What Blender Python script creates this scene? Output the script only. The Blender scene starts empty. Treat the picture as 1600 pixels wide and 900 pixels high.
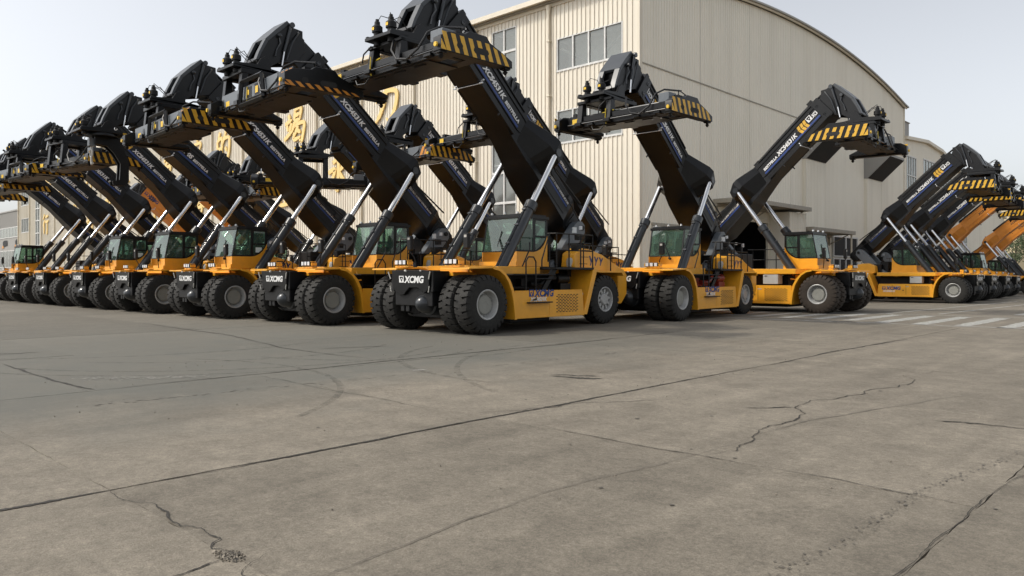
import bpy, bmesh, math, random
from mathutils import Vector, Matrix, Euler
R = math.radians
random.seed(7)
scene = bpy.context.scene
C = scene.collection

# ------------------------------------------------------------------ camera, light
YAW = R(43.6)
cam = bpy.data.cameras.new('camera'); cam_o = bpy.data.objects.new('camera', cam); C.objects.link(cam_o)
cam_o.location = (0, 0, 1.605); cam_o.rotation_euler = (R(90), 0, YAW)
cam.sensor_width = 36; cam.lens = 36 * 1190 / 1600; cam.shift_y = -20 / 1600
cam.clip_start = .1; cam.clip_end = 4000
scene.camera = cam_o

world = bpy.data.worlds.new('World'); scene.world = world; world.use_nodes = True
nt = world.node_tree; nt.nodes.clear()
sky = nt.nodes.new('ShaderNodeTexSky'); sky.sky_type = 'NISHITA'; sky.sun_disc = False
SUN_DIR = Vector((-.62, -.78, 0)).normalized()      # towards the sun, on the ground
SUN_EL = R(47)
sky.sun_elevation = SUN_EL; sky.sun_rotation = math.atan2(SUN_DIR.x, SUN_DIR.y)
sky.air_density = 1.0; sky.dust_density = 3.0; sky.ozone_density = 1.0; sky.altitude = 50
bg = nt.nodes.new('ShaderNodeBackground'); bg.inputs[1].default_value = .125
hs = nt.nodes.new('ShaderNodeHueSaturation'); hs.inputs['Saturation'].default_value = .24
wo = nt.nodes.new('ShaderNodeOutputWorld')
nt.links.new(sky.outputs[0], hs.inputs['Color']); nt.links.new(hs.outputs[0], bg.inputs[0]); nt.links.new(bg.outputs[0], wo.inputs[0])

sl = bpy.data.lights.new('sun', 'SUN'); sl.energy = 1.5; sl.angle = R(3.0); sl.color = (1, .93, .82)
so = bpy.data.objects.new('sun', sl); C.objects.link(so)
sd = Vector((SUN_DIR.x * math.cos(SUN_EL), SUN_DIR.y * math.cos(SUN_EL), math.sin(SUN_EL)))
so.rotation_euler = sd.to_track_quat('Z', 'Y').to_euler(); so.location = (-30, -30, 60)
scene.view_settings.view_transform = 'Standard'; scene.view_settings.look = 'None'
scene.view_settings.exposure = .71; scene.view_settings.gamma = 1
scene.render.engine = 'CYCLES'
scene.cycles.max_bounces = 6; scene.cycles.transparent_max_bounces = 12

# ------------------------------------------------------------------ materials
def mat(name, col, rough=.5, metal=0., var=.12, scale=3., bump=0., bscale=40., coat=0., spec=.5, dirt=None, dirt_amt=.0, coords='Object', streak=False):
    m = bpy.data.materials.new(name); m.use_nodes = True; n = m.node_tree; N = n.nodes; L = n.links
    b = N['Principled BSDF']
    b.inputs['Roughness'].default_value = rough; b.inputs['Metallic'].default_value = metal
    b.inputs['Coat Weight'].default_value = coat; b.inputs['Specular IOR Level'].default_value = spec
    tc = N.new('ShaderNodeTexCoord')
    no = N.new('ShaderNodeTexNoise'); no.inputs['Scale'].default_value = scale; no.inputs['Detail'].default_value = 6
    no.inputs['Roughness'].default_value = .6
    L.new(tc.outputs[coords], no.inputs['Vector'])
    mr = N.new('ShaderNodeMapRange'); mr.inputs[1].default_value = .3; mr.inputs[2].default_value = .7
    mr.inputs[3].default_value = 1 - var; mr.inputs[4].default_value = 1 + var
    L.new(no.outputs[0], mr.inputs[0])
    vm = N.new('ShaderNodeVectorMath'); vm.operation = 'SCALE'; vm.inputs[0].default_value = col
    L.new(mr.outputs[0], vm.inputs['Scale'])
    out = vm.outputs[0]
    if dirt:
        n2 = N.new('ShaderNodeTexNoise'); n2.inputs['Scale'].default_value = scale * 2.3; n2.inputs['Detail'].default_value = 8
        n2.inputs['Roughness'].default_value = .7
        if streak:
            mp = N.new('ShaderNodeMapping'); mp.inputs['Scale'].default_value = (1, 1, .05); L.new(tc.outputs[coords], mp.inputs[0]); L.new(mp.outputs[0], n2.inputs['Vector'])
        else: L.new(tc.outputs[coords], n2.inputs['Vector'])
        r2 = N.new('ShaderNodeMapRange'); r2.inputs[1].default_value = .48; r2.inputs[2].default_value = .72
        r2.inputs[4].default_value = dirt_amt
        L.new(n2.outputs[0], r2.inputs[0])
        mx = N.new('ShaderNodeMix'); mx.data_type = 'RGBA'; mx.inputs['B'].default_value = (*dirt, 1)
        L.new(r2.outputs[0], mx.inputs['Factor']); L.new(out, mx.inputs['A']); out = mx.outputs['Result']
    L.new(out, b.inputs['Base Color'])
    rr = N.new('ShaderNodeMapRange'); rr.inputs[3].default_value = max(.02, rough - .1); rr.inputs[4].default_value = min(1, rough + .12)
    L.new(no.outputs[0], rr.inputs[0]); L.new(rr.outputs[0], b.inputs['Roughness'])
    if bump:
        n3 = N.new('ShaderNodeTexNoise'); n3.inputs['Scale'].default_value = bscale; n3.inputs['Detail'].default_value = 5
        L.new(tc.outputs[coords], n3.inputs['Vector'])
        bp = N.new('ShaderNodeBump'); bp.inputs['Strength'].default_value = bump; bp.inputs['Distance'].default_value = .02
        L.new(n3.outputs[0], bp.inputs['Height']); L.new(bp.outputs[0], b.inputs['Normal'])
    return m

M = {}
M['yellow'] = mat('yellow_paint', (.80, .37, .024), .36, var=.09, scale=1.3, coat=.15, dirt=(.33, .2, .06), dirt_amt=.22)
M['orange'] = mat('orange_paint', (.58, .21, .02), .42, var=.09, scale=1.3, dirt=(.25, .13, .05), dirt_amt=.25)
M['black'] = mat('black_paint', (.0048, .0052, .006), .36, var=.25, scale=1.6, coat=.0, spec=.32, dirt=(.018, .017, .016), dirt_amt=.3)
M['satin'] = mat('satin_black', (.0055, .0055, .006), .5, spec=.3, var=.25, scale=3, dirt=(.018, .017, .016), dirt_amt=.4)
M['barrel'] = mat('cylinder_grey', (.02, .023, .027), .32, var=.15, scale=2, coat=.2)
M['grey'] = mat('grey_paint', (.12, .135, .15), .4, var=.1, scale=2, dirt=(.08, .075, .07), dirt_amt=.3)
M['headsheen'] = mat('head_sky_sheen', (.045, .05, .056), .36, var=.15, scale=2)  # black head fronts in lighter grey: the sky's reflection put into the colour
M['boxgrey'] = mat('box_grey', (.42, .41, .38), .5, var=.06)
M['chrome'] = mat('chrome', (.72, .72, .72), .16, 1.0, var=.05)
M['tyre'] = mat('tyre_rubber', (.012, .0112, .0098), .78, var=.2, scale=6, dirt=(.04, .037, .03), dirt_amt=.5, bump=.15)
M['tyre_dusty'] = mat('tyre_dusty', (.03, .022, .016), .85, var=.25, scale=5, dirt=(.06, .045, .03), dirt_amt=.6, bump=.15)
M['rim'] = mat('rim_paint', (.40, .40, .39), .42, .25, var=.08, scale=6, dirt=(.2, .18, .15), dirt_amt=.4)
M['hub'] = mat('hub_paint', (.25, .25, .225), .5, .1, var=.08, scale=6)
M['white'] = mat('white_vinyl', (.74, .74, .73), .45, var=.05)
M['blue'] = mat('blue_vinyl', (.010, .040, .19), .4, var=.1)
M['navy'] = mat('navy_vinyl', (.012, .022, .12), .4, var=.1)
M['stripe'] = mat('hazard_yellow', (.70, .40, .03), .45, var=.12, scale=5, dirt=(.2, .13, .04), dirt_amt=.3)
M['stripeor'] = mat('hazard_amber', (.60, .24, .03), .45, var=.12)
M['label'] = mat('label_yellow', (.75, .48, .03), .45, var=.1)
M['red'] = mat('red_vinyl', (.45, .02, .02), .5)
M['lamp'] = mat('lamp_lens', (.62, .64, .66), .15, var=.05)
M['amber'] = mat('amber_lens', (.6, .18, .05), .25)
M['seat'] = mat('seat_fabric', (.03, .035, .04), .8)
M['paper'] = mat('paper', (.62, .72, .72), .7)
M['yellowhose'] = mat('yellow_hose', (.55, .4, .02), .5)
M['rubber'] = mat('hose_rubber', (.015, .015, .016), .5)
M['redhose'] = mat('red_pipe', (.25, .03, .02), .4)
M['cream'] = mat('cream_cladding', (.715, .665, .56), .48, var=.035, scale=.25, dirt=(.50, .43, .33), dirt_amt=.42, streak=True)
M['creamend'] = mat('cream_cladding_shade_lift', (.82, .77, .655), .5, var=.03, scale=.3, dirt=(.60, .545, .44), dirt_amt=.4, streak=True)  # same cream as the facade, lightened to make up for weak skylight in shade
M['trim'] = mat('cream_trim', (.70, .64, .52), .5, var=.05, scale=.5, dirt=(.4, .34, .27), dirt_amt=.25)
M['roof'] = mat('roof_sheet', (.35, .34, .31), .5, var=.06, scale=.4)
M['frame'] = mat('window_frame', (.62, .62, .60), .45)
M['gold'] = mat('gold_letter', (.80, .58, .22), .4, .05, var=.08, scale=.5)
M['goldedge'] = M['gold']
M['dark'] = mat('dark_interior', (.02, .02, .02), .8)
M['interior'] = mat('hall_interior', (.72, .72, .69), .8)
M['canopy'] = mat('canopy_sheet', (.36, .33, .27), .55, var=.1, dirt=(.15, .13, .1), dirt_amt=.5)
M['greywall'] = mat('grey_wall', (.30, .29, .27), .6, var=.04, scale=.3)
M['paint'] = mat('road_paint', (.36, .36, .335), .7, var=.2, scale=7, dirt=(.17, .155, .125), dirt_amt=1.6, coords='Generated')
M['crack'] = mat('crack_dirt', (.035, .031, .026), .95, var=.3, scale=8)
M['rubble'] = mat('rubble', (.20, .175, .14), .9, var=.4, scale=20)
M['oil'] = mat('oil_stain', (.085, .075, .06), .6, var=.3, scale=6)
M['smear'] = mat('chalk_smear', (.26, .25, .225), .8, var=.2, scale=6, dirt=(.2, .185, .17), dirt_amt=1)
M['bark'] = mat('bark', (.07, .05, .035), .9)
M['leaf'] = mat('leaf', (.05, .075, .028), .7, var=.4, scale=1)
M['plaster'] = mat('yellow_plaster', (.5, .42, .27), .7)

def glass(name, tint, refl=.08, rough=.03, alpha=.35, body=(.02, .03, .028)):
    m = bpy.data.materials.new(name); m.use_nodes = True; n = m.node_tree; N = n.nodes; L = n.links
    N.clear()
    out = N.new('ShaderNodeOutputMaterial')
    tr = N.new('ShaderNodeBsdfTransparent'); tr.inputs[0].default_value = (*tint, 1)
    df = N.new('ShaderNodeBsdfDiffuse'); df.inputs[0].default_value = (*body, 1)
    gl = N.new('ShaderNodeBsdfGlossy'); gl.inputs['Roughness'].default_value = rough; gl.inputs[0].default_value = (.9, .95, .92, 1)
    fr = N.new('ShaderNodeFresnel'); fr.inputs[0].default_value = 1.5
    ad = N.new('ShaderNodeMath'); ad.operation = 'ADD'; ad.inputs[1].default_value = refl; ad.use_clamp = True
    m1 = N.new('ShaderNodeMixShader'); m1.inputs[0].default_value = alpha
    m2 = N.new('ShaderNodeMixShader')
    L.new(tr.outputs[0], m1.inputs[1]); L.new(df.outputs[0], m1.inputs[2])
    L.new(fr.outputs[0], ad.inputs[0]); L.new(ad.outputs[0], m2.inputs[0])
    L.new(m1.outputs[0], m2.inputs[1]); L.new(gl.outputs[0], m2.inputs[2]); L.new(m2.outputs[0], out.inputs[0])
    return m
M['cabglass'] = glass('cab_glass', (.55, .78, .66), .03, .03, .34, (.11, .185, .145))
M['hallglass'] = glass('hall_glass', (.80, .83, .80), .05, .07, .34, (.33, .335, .32))
M['hallpane'] = glass('hall_pane', (.75, .78, .76), .07, .08, .9, (.19, .195, .185))

def ground_mat(name, col, slab=False):
    m = bpy.data.materials.new(name); m.use_nodes = True; n = m.node_tree; N = n.nodes; L = n.links
    b = N['Principled BSDF']; b.inputs['Roughness'].default_value = .85; b.inputs['Specular IOR Level'].default_value = .3
    geo = N.new('ShaderNodeNewGeometry')
    def noise(scale, detail=6, rough=.6, vec=None, dist=0):
        t = N.new('ShaderNodeTexNoise'); t.inputs['Scale'].default_value = scale; t.inputs['Detail'].default_value = detail
        t.inputs['Roughness'].default_value = rough; t.inputs['Distortion'].default_value = dist
        L.new(vec or geo.outputs['Position'], t.inputs['Vector']); return t.outputs[0]
    def mrange(x, a, b_, c, d):
        t = N.new('ShaderNodeMapRange'); t.inputs[1].default_value = a; t.inputs[2].default_value = b_
        t.inputs[3].default_value = c; t.inputs[4].default_value = d; L.new(x, t.inputs[0]); return t.outputs[0]
    def math_(op, x, y):
        t = N.new('ShaderNodeMath'); t.operation = op
        for i, q in enumerate((x, y)):
            if isinstance(q, (int, float)): t.inputs[i].default_value = q
            else: L.new(q, t.inputs[i])
        return t.outputs[0]
    def mixc(f, a, c):
        t = N.new('ShaderNodeMix'); t.data_type = 'RGBA'
        if isinstance(f, (int, float)): t.inputs['Factor'].default_value = f
        else: L.new(f, t.inputs['Factor'])
        if isinstance(a, tuple): t.inputs['A'].default_value = (*a, 1)
        else: L.new(a, t.inputs['A'])
        if isinstance(c, tuple): t.inputs['B'].default_value = (*c, 1)
        else: L.new(c, t.inputs['B'])
        return t.outputs['Result']
    big = noise(.22, 5, .6); mid = noise(1.1, 8, .65, dist=.4); fine = noise(14, 8, .7); grit = noise(90, 3, .7)
    # wheel lanes stretched along y
    mp = N.new('ShaderNodeMapping'); mp.inputs['Scale'].default_value = (2.2, .12, 1); L.new(geo.outputs['Position'], mp.inputs[0])
    lane = noise(1.0, 5, .55, mp.outputs[0], .3)
    v = math_('MULTIPLY', mrange(big, .3, .7, .86, 1.12), mrange(mid, .3, .7, .85, 1.14))
    v = math_('MULTIPLY', v, mrange(fine, .3, .7, .80, 1.18))
    v = math_('MULTIPLY', v, mrange(lane, .3, .7, .88, 1.10))
    v = math_('MULTIPLY', v, mrange(grit, .35, .72, .78, 1.26)); g2 = noise(33, 6, .75); v = math_('MULTIPLY', v, mrange(g2, .35, .7, .82, 1.2)); v = math_('MULTIPLY', v, mrange(noise(3.2, 10, .72, dist=.3), .35, .68, .84, 1.14))
    vs = N.new('ShaderNodeVectorMath'); vs.operation = 'SCALE'; vs.inputs[0].default_value = col; L.new(v, vs.inputs['Scale'])
    c = vs.outputs[0]
    # the swept, tyre-blackened lane in front of the parked row
    sp = N.new('ShaderNodeSeparateXYZ'); L.new(geo.outputs['Position'], sp.inputs[0])
    xw = math_('ADD', sp.outputs['X'], mrange(noise(.5, 4), .3, .7, -1.2, 1.2))
    f1 = mrange(xw, -7.6, -10.8, 0, 1); f2 = mrange(sp.outputs['Y'], 20, 11, .25, 1)
    f3 = mrange(xw, -30, -17, .45, 1)
    f = math_('MULTIPLY', math_('MULTIPLY', f1, f2), f3)
    f = math_('MULTIPLY', f, mrange(mid, .3, .7, .7, 1.0))
    c = mixc(f, c, (col[0] * .56, col[1] * .63, col[2] * .69))
    # stains
    st = mrange(noise(.8, 9, .75, dist=.8), .60, .74, 0, .38)
    c = mixc(st, c, (col[0] * .55, col[1] * .53, col[2] * .5))
    du = mrange(noise(1.7, 9, .75, dist=.5), .60, .78, 0, .45)
    c = mixc(du, c, (col[0] * 1.35, col[1] * 1.35, col[2] * 1.35))
    if slab:
        oi = N.new('ShaderNodeObjectInfo'); q = N.new('ShaderNodeVectorMath'); q.operation = 'SCALE'
        L.new(c, q.inputs[0]); L.new(mrange(oi.outputs['Random'], 0, 1, .88, 1.10), q.inputs['Scale']); c = q.outputs[0]
    L.new(c, b.inputs['Base Color'])
    h = math_('ADD', math_('MULTIPLY', fine, .6), math_('MULTIPLY', grit, .5))
    bp = N.new('ShaderNodeBump'); bp.inputs['Strength'].default_value = .5; bp.inputs['Distance'].default_value = .02
    L.new(h, bp.inputs['Height']); L.new(bp.outputs[0], b.inputs['Normal'])
    return m
M['ground'] = ground_mat('yard_concrete', (.204, .180, .143))
M['slab'] = ground_mat('slab_concrete', (.204, .180, .143), True)
M['joint'] = mat('joint_dirt', (.03, .027, .023), .95)

# ------------------------------------------------------------------ mesh helpers
class MB:
    def __init__(s): s.v = []; s.f = []
    def add(s, vs, fs):
        o = len(s.v); s.v += [tuple(v) for v in vs]; s.f += [tuple(i + o for i in f) for f in fs]; return s
    def bx(s, x0, x1, y0, y1, z0, z1, m=None):
        vs = [Vector((x, y, z)) for x in (x0, x1) for y in (y0, y1) for z in (z0, z1)]
        if m: vs = [m @ v for v in vs]
        return s.add(vs, [(0, 1, 3, 2), (4, 6, 7, 5), (0, 4, 5, 1), (2, 3, 7, 6), (0, 2, 6, 4), (1, 5, 7, 3)])
    def path(s, pts, r, n=8, rs=None):
        pts = [Vector(p) for p in pts]; rings = []; k = len(pts)
        up = None
        for i, p in enumerate(pts):
            d = (pts[min(i + 1, k - 1)] - pts[max(i - 1, 0)]).normalized()
            if up is None:
                up = Vector((0, 0, 1)) if abs(d.z) < .9 else Vector((1, 0, 0))
            a = d.cross(up).normalized(); b = a.cross(d).normalized(); up = b
            rr = rs[i] if rs else r
            rings.append([p + (a * math.cos(t) + b * math.sin(t)) * rr for t in [2 * math.pi * j / n for j in range(n)]])
        vs = [q for rg in rings for q in rg]
        fs = [(i * n + j, i * n + (j + 1) % n, (i + 1) * n + (j + 1) % n, (i + 1) * n + j) for i in range(k - 1) for j in range(n)]
        fs += [tuple(range(n)), tuple((k - 1) * n + j for j in reversed(range(n)))]
        return s.add(vs, fs)
    def tube(s, p, q, r, r2=None, n=10): return s.path([p, q], r, n, [r, r if r2 is None else r2])
    def prism(s, poly, x0, x1, fn=None):       # poly in (y,z), extruded along x
        n = len(poly)
        vs = [Vector((x0, y, z)) for y, z in poly] + [Vector((x1, y, z)) for y, z in poly]
        if fn: vs = [fn(v) for v in vs]
        fs = [tuple(range(n)), tuple(reversed(range(n, 2 * n)))] + [(i, (i + 1) % n, n + (i + 1) % n, n + i) for i in range(n)]
        return s.add(vs, fs)
    def lathe(s, prof, n=24, c=(0, 0, 0), axis='x', caps=True):   # prof: (r, along)
        vs = []; fs = []; k = len(prof)
        for r, a in prof:
            for j in range(n):
                t = 2 * math.pi * j / n
                p = (a, r * math.cos(t), r * math.sin(t)) if axis == 'x' else (r * math.cos(t), r * math.sin(t), a) if axis == 'z' else (r * math.cos(t), a, r * math.sin(t))
                vs.append((p[0] + c[0], p[1] + c[1], p[2] + c[2]))
        for i in range(k - 1):
            for j in range(n): fs.append((i * n + j, i * n + (j + 1) % n, (i + 1) * n + (j + 1) % n, (i + 1) * n + j))
        if caps and prof[0][0] > .001: fs.append(tuple(range(n)))
        if caps and prof[-1][0] > .001: fs.append(tuple((k - 1) * n + j for j in reversed(range(n))))
        return s.add(vs, fs)
    def loft(s, rings):
        n = len(rings[0]); k = len(rings); vs = [p for r in rings for p in r]
        fs = [(i * n + j, i * n + (j + 1) % n, (i + 1) * n + (j + 1) % n, (i + 1) * n + j) for i in range(k - 1) for j in range(n)]
        fs += [tuple(reversed(range(n))), tuple((k - 1) * n + j for j in range(n))]
        return s.add(vs, fs)
    def mesh(s, name, m, bevel=0, ang=32, recalc=True):
        me = bpy.data.meshes.new(name); me.from_pydata(s.v, [], s.f); me.update()
        bm = bmesh.new(); bm.from_mesh(me)
        bmesh.ops.remove_doubles(bm, verts=bm.verts, dist=1e-5)
        if recalc: bmesh.ops.recalc_face_normals(bm, faces=bm.faces)
        if bevel:
            es = [e for e in bm.edges if len(e.link_faces) == 2 and e.calc_face_angle(0) > .6]
            bmesh.ops.bevel(bm, geom=es, offset=bevel, segments=1, profile=.7, affect='EDGES', clamp_overlap=True)
        bm.to_mesh(me); bm.free()
        for p in me.polygons: p.use_smooth = True
        me.set_sharp_from_angle(angle=R(ang))
        me.materials.append(m if not isinstance(m, str) else M[m])
        return me

def obj(name, me, parent=None, mtx=None, m=None, label=None):
    o = bpy.data.objects.new(name, me); C.objects.link(o)
    if parent: o.parent = parent
    if mtx is not None: o.matrix_local = mtx
    if m:
        o.material_slots[0].link = 'OBJECT'; o.material_slots[0].material = M[m]
    if label: o['label'] = label
    return o
def thing(name, label, cat, loc=(0, 0, 0), rz=0, group=None, me=None):
    o = bpy.data.objects.new(name, me); C.objects.link(o); o.location = loc; o.rotation_euler = (0, 0, rz)
    o['label'] = label; o['category'] = cat
    if group: o['group'] = group
    return o
def struct(name, me, parent=None, kind='structure'):
    o = obj(name, me, parent)
    if not parent: o['kind'] = kind
    return o

def text_mesh(s, size, m, bold=.0, shear=0., ext=.004, align='LEFT', xs=1.0):
    cu = bpy.data.curves.new('lettering', 'FONT'); cu.body = s; cu.size = size; cu.offset = bold; cu.shear = shear
    cu.extrude = ext; cu.align_x = align; cu.resolution_u = 3
    o = bpy.data.objects.new('lettering_tmp', cu); C.objects.link(o)
    dg = bpy.context.evaluated_depsgraph_get(); dg.update()
    me = bpy.data.meshes.new_from_object(o.evaluated_get(dg)); me.name = 'lettering'
    bpy.data.objects.remove(o); bpy.data.curves.remove(cu)
    if xs != 1:
        for v in me.vertices: v.co.x *= xs
    me.materials.clear(); me.materials.append(M[m])
    return me
def width(me): return max(v.co.x for v in me.vertices) if len(me.vertices) else 0
def face_mtx(p, right, up):
    right = Vector(right).normalized(); up = Vector(up).normalized(); nrm = right.cross(up)
    m = Matrix((right, up, nrm)).transposed().to_4x4(); m.translation = Vector(p); return m

def emblem_mesh(size, m, hollow=True):       # square badge with a crest inside: the crest is left open
    mb = MB(); s = size; t = .006
    def pl(poly):
        n = len(poly); vs = [(x * s, y * s, 0) for x, y in poly] + [(x * s, y * s, t) for x, y in poly]
        mb.add(vs, [tuple(reversed(range(n))), tuple(range(n, 2 * n))] + [(i, (i + 1) % n, n + (i + 1) % n, n + i) for i in range(n)])
    pl([(0, 0), (1, 0), (1, .13), (0, .13)]); pl([(0, .87), (1, .87), (1, 1), (0, 1)])
    pl([(0, .13), (.14, .13), (.14, .87), (0, .87)]); pl([(.86, .13), (1, .13), (1, .87), (.86, .87)])
    pl([(.14, .13), (.45, .13), (.2, .62), (.14, .62)]); pl([(.86, .62), (.8, .62), (.55, .13), (.86, .13)])
    pl([(.40, .66), (.60, .66), (.54, .44), (.46, .44)])
    return mb.mesh('emblem', m)

# ------------------------------------------------------------------ reach stacker meshes (x left, y rear, z up, origin under front axle)
ME = {}
RT = .81
def tyre_mesh():
    mb = MB()
    prof = [(.40, .235), (.44, .262), (.56, .272), (.66, .262), (.725, .235), (.752, .20), (.758, .1), (.758, 0)]
    prof = prof + [(r, -a) for r, a in reversed(prof[:-1])]
    mb.lathe(prof, 48, caps=False)
    N = 26
    for side in (1, -1):
        for k in range(N):
            t0 = 2 * math.pi * (k + (.5 if side < 0 else 0)) / N
            sect = [(.665, .268, .070, -.03), (.735, .262, .082, -.025), (.795, .228, .088, -.015), (.812, .17, .088, 0), (.814, .0, .074, .045), (.810, -.07, .05, .07)]
            top = []; bot = []
            for r, x, hw, sk in sect:
                for sgn in (-1, 1):
                    t = t0 + sk + sgn * hw
                    top.append((side * x, r * math.cos(t), r * math.sin(t)))
                    rb = r - .075 if x < .24 else r - .03; xb = x if x < .24 else x - .03
                    bot.append((side * xb, rb * math.cos(t), rb * math.sin(t)))
            n = len(sect); vs = top + bot; fs = []
            for i in range(n - 1):
                a = 2 * i; fs.append((a, a + 1, a + 3, a + 2)); b = 2 * n
                fs.append((a, a + 2, b + a + 2, b + a)); fs.append((a + 1, b + a + 1, b + a + 3, a + 3))
            fs.append((0, 2 * n, 2 * n + 1, 1)); e = 2 * n - 2; fs.append((e, e + 1, 2 * n + e + 1, 2 * n + e))
            mb.add(vs, fs)
    return mb.mesh('tyre', 'tyre', ang=25)
ME['tyre'] = tyre_mesh()
ME['rim'] = MB().lathe([(.405, .225), (.415, .25), (.40, .258), (.372, .25), (.352, .20), (.335, .10), (.30, .06), (.268, .06), (.262, .0), (.01, -.02)], 40, caps=False).mesh('rim', 'rim', recalc=True)
b = MB().lathe([(.275, .02), (.272, .12), (.25, .15), (.09, .153), (.085, .146), (.0, .146)], 32)
ME['hub'] = b.mesh('hub', 'hub')
b = MB()
for k in range(20):
    t = 2 * math.pi * k / 20
    b.lathe([(.017, .05), (.017, .10), (.0, .10)], 6, (0, .312 * math.cos(t), .312 * math.sin(t)))
ME['bolts'] = b.mesh('wheel_bolts', 'rim')
b = MB().lathe([(.20, .0), (.20, .2), (.17, .235), (.0, .235)], 28)
ME['rearhub'] = b.mesh('rear_hub', 'rim')
b = MB()
for k in range(10):
    t = 2 * math.pi * k / 10
    m_ = Matrix.Rotation(t, 4, 'X')
    b.bx(.08, .19, -.045, .045, .2, .345, m_)
ME['spokes'] = b.mesh('wheel_clamps', 'rim', .01)

# chassis
b = MB()
b.bx(-1.28, 1.28, 1.15, 4.35, .48, 1.60); b.bx(-.80, .80, -.85, 1.2, .75, 1.60); b.bx(-.95, .95, 4.3, 7.15, .58, 1.62)
b.bx(-1.5, 1.5, 1.5, 3.3, .22, .5); b.bx(-.7, .7, -.3, 1.2, .4, .8)
b.prism([(1.2, 1.6), (1.2, 1.3), (1.45, 1.05), (1.45, 1.6)], -1.6, 1.6)
ME['chassis'] = b.mesh('chassis', 'satin', .02)
b = MB(); b.tube((-1.0, 0, .8), (1.0, 0, .8), .27, n=20); b.bx(-1.0, -.35, -.32, .3, .5, 1.15); b.bx(.45, 1.0, -.32, .3, .5, 1.15)
b.tube((-1.88, 0, .8), (1.88, 0, .8), .16, n=16); b.tube((-1.42, 6, .8), (1.42, 6, .8), .18, n=16); b.bx(-.8, .8, 5.7, 6.3, .55, 1.1)
ME['axle'] = b.mesh('axle', 'satin', .015)
ME['diff'] = MB().lathe([(.0, -1.02), (.06, -1.02), (.12, -.99), (.20, -.92), (.255, -.80), (.275, -.62), (.33, -.60), (.33, -.2)], 28, (.36, 0, .82), 'y').mesh('differential', 'barrel')
# front plate with the cut-out over the axle
b = MB()
pl = [(-.80, 1.74), (.80, 1.74), (.78, 1.30), (.66, 1.16), (.54, 1.10), (.46, 1.18), (.30, 1.26), (-.06, 1.26), (-.22, 1.14), (-.30, 1.06), (-.45, 1.04), (-.62, 1.08), (-.76, 1.22)]
n_ = len(pl)
fx = lambda z: -.98 + (1.74 - z) * .06
b.add([(x, fx(z), z) for x, z in pl] + [(x, fx(z) + .09, z) for x, z in pl], [tuple(range(n_)), tuple(reversed(range(n_, 2 * n_)))] + [(i, (i + 1) % n_, n_ + (i + 1) % n_, n_ + i) for i in range(n_)])
b.bx(-.80, .80, -.97, -.55, 1.70, 1.742)
for sx in (-1, 1):
    b.bx(sx * .84 - .05, sx * .84 + .05, -.90, -.3, 1.15, 1.72)
ME['front_plate'] = b.mesh('front_plate', 'black', .012)
b = MB()
for sx in (-1, 1):
    b.tube((sx * .82, -1.0, 1.5), (sx * .90, -1.02, 1.70), .018); b.tube((sx * .80, -.99, 1.14), (sx * .84, -1.0, 1.3), .016)
b.tube((-.2, -.99, 1.735), (-.12, -1.0, 1.72), .03); b.tube((.45, -.99, 1.735), (.5, -1.0, 1.72), .02)
ME['grab'] = b.mesh('grab_handle', 'boxgrey')
b = MB()
for x0 in (-.62, -.40): b.bx(x0, x0 + .16, -.80, -.70, .58, .86)
ME['tow'] = b.mesh('tow_bracket', 'satin', .015)

# fender
def fender(sx):
    mb = MB()
    out = [(-.70, 1.785), (-.67, 1.805), (.22, 1.845), (.45, 1.80), (.68, 1.67), (.88, 1.46), (1.02, 1.2), (1.10, .9), (1.14, .6), (1.16, .36)]
    inn = [(-.70, 1.76), (-.67, 1.77), (.22, 1.80), (.43, 1.755), (.65, 1.63), (.84, 1.43), (.97, 1.18), (1.045, .9), (1.085, .6), (1.10, .36)]
    poly = out + inn[::-1]
    x0, x1 = (.95, 2.08) if sx > 0 else (-2.08, -.95)
    n = len(out); vs = []; fs = []
    for x in (x0, x1):
        vs += [(x, y, z) for y, z in out] + [(x, y, z) for y, z in inn]
    for k in (0, 1):
        o = k * 2 * n
        for i in range(n - 1): fs.append((o + i, o + i + 1, o + n + i + 1, o + n + i))
    for i in range(n - 1):
        fs.append((i, i + 1, 2 * n + i + 1, 2 * n + i)); fs.append((n + i, n + i + 1, 3 * n + i + 1, 3 * n + i))
    fs.append((0, n, 3 * n, 2 * n)); fs.append((n - 1, 2 * n - 1, 4 * n - 1, 3 * n - 1))
    mb.add(vs, fs)
    # outer lip
    lip = [(y, z) for y, z in out[2:]]; li = [(y - .02 if i > 1 else y, z - .075) if i < 3 else (y - .085, z - .03 if i < 6 else z) for i, (y, z) in enumerate(lip)]
    xa, xb = (2.05, 2.10) if sx > 0 else (-2.10, -2.05)
    n2 = len(lip); vs = []; fs = []
    for x in (xa, xb): vs += [(x, y, z + .004) for y, z in lip] + [(x, y, z) for y, z in li]
    for i in range(n2 - 1):
        for k in (0, 1):
            o = k * 2 * n2; fs.append((o + i, o + i + 1, o + n2 + i + 1, o + n2 + i))
        fs.append((i, i + 1, 2 * n2 + i + 1, 2 * n2 + i)); fs.append((n2 + i, n2 + i + 1, 3 * n2 + i + 1, 3 * n2 + i))
    fs.append((0, n2, 3 * n2, 2 * n2)); fs.append((n2 - 1, 2 * n2 - 1, 4 * n2 - 1, 3 * n2 - 1))
    mb.add(vs, fs)
    return mb.mesh('fender', 'yellow', ang=28)
ME['fender1'] = fender(1); ME['fender-1'] = fender(-1)

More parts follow.
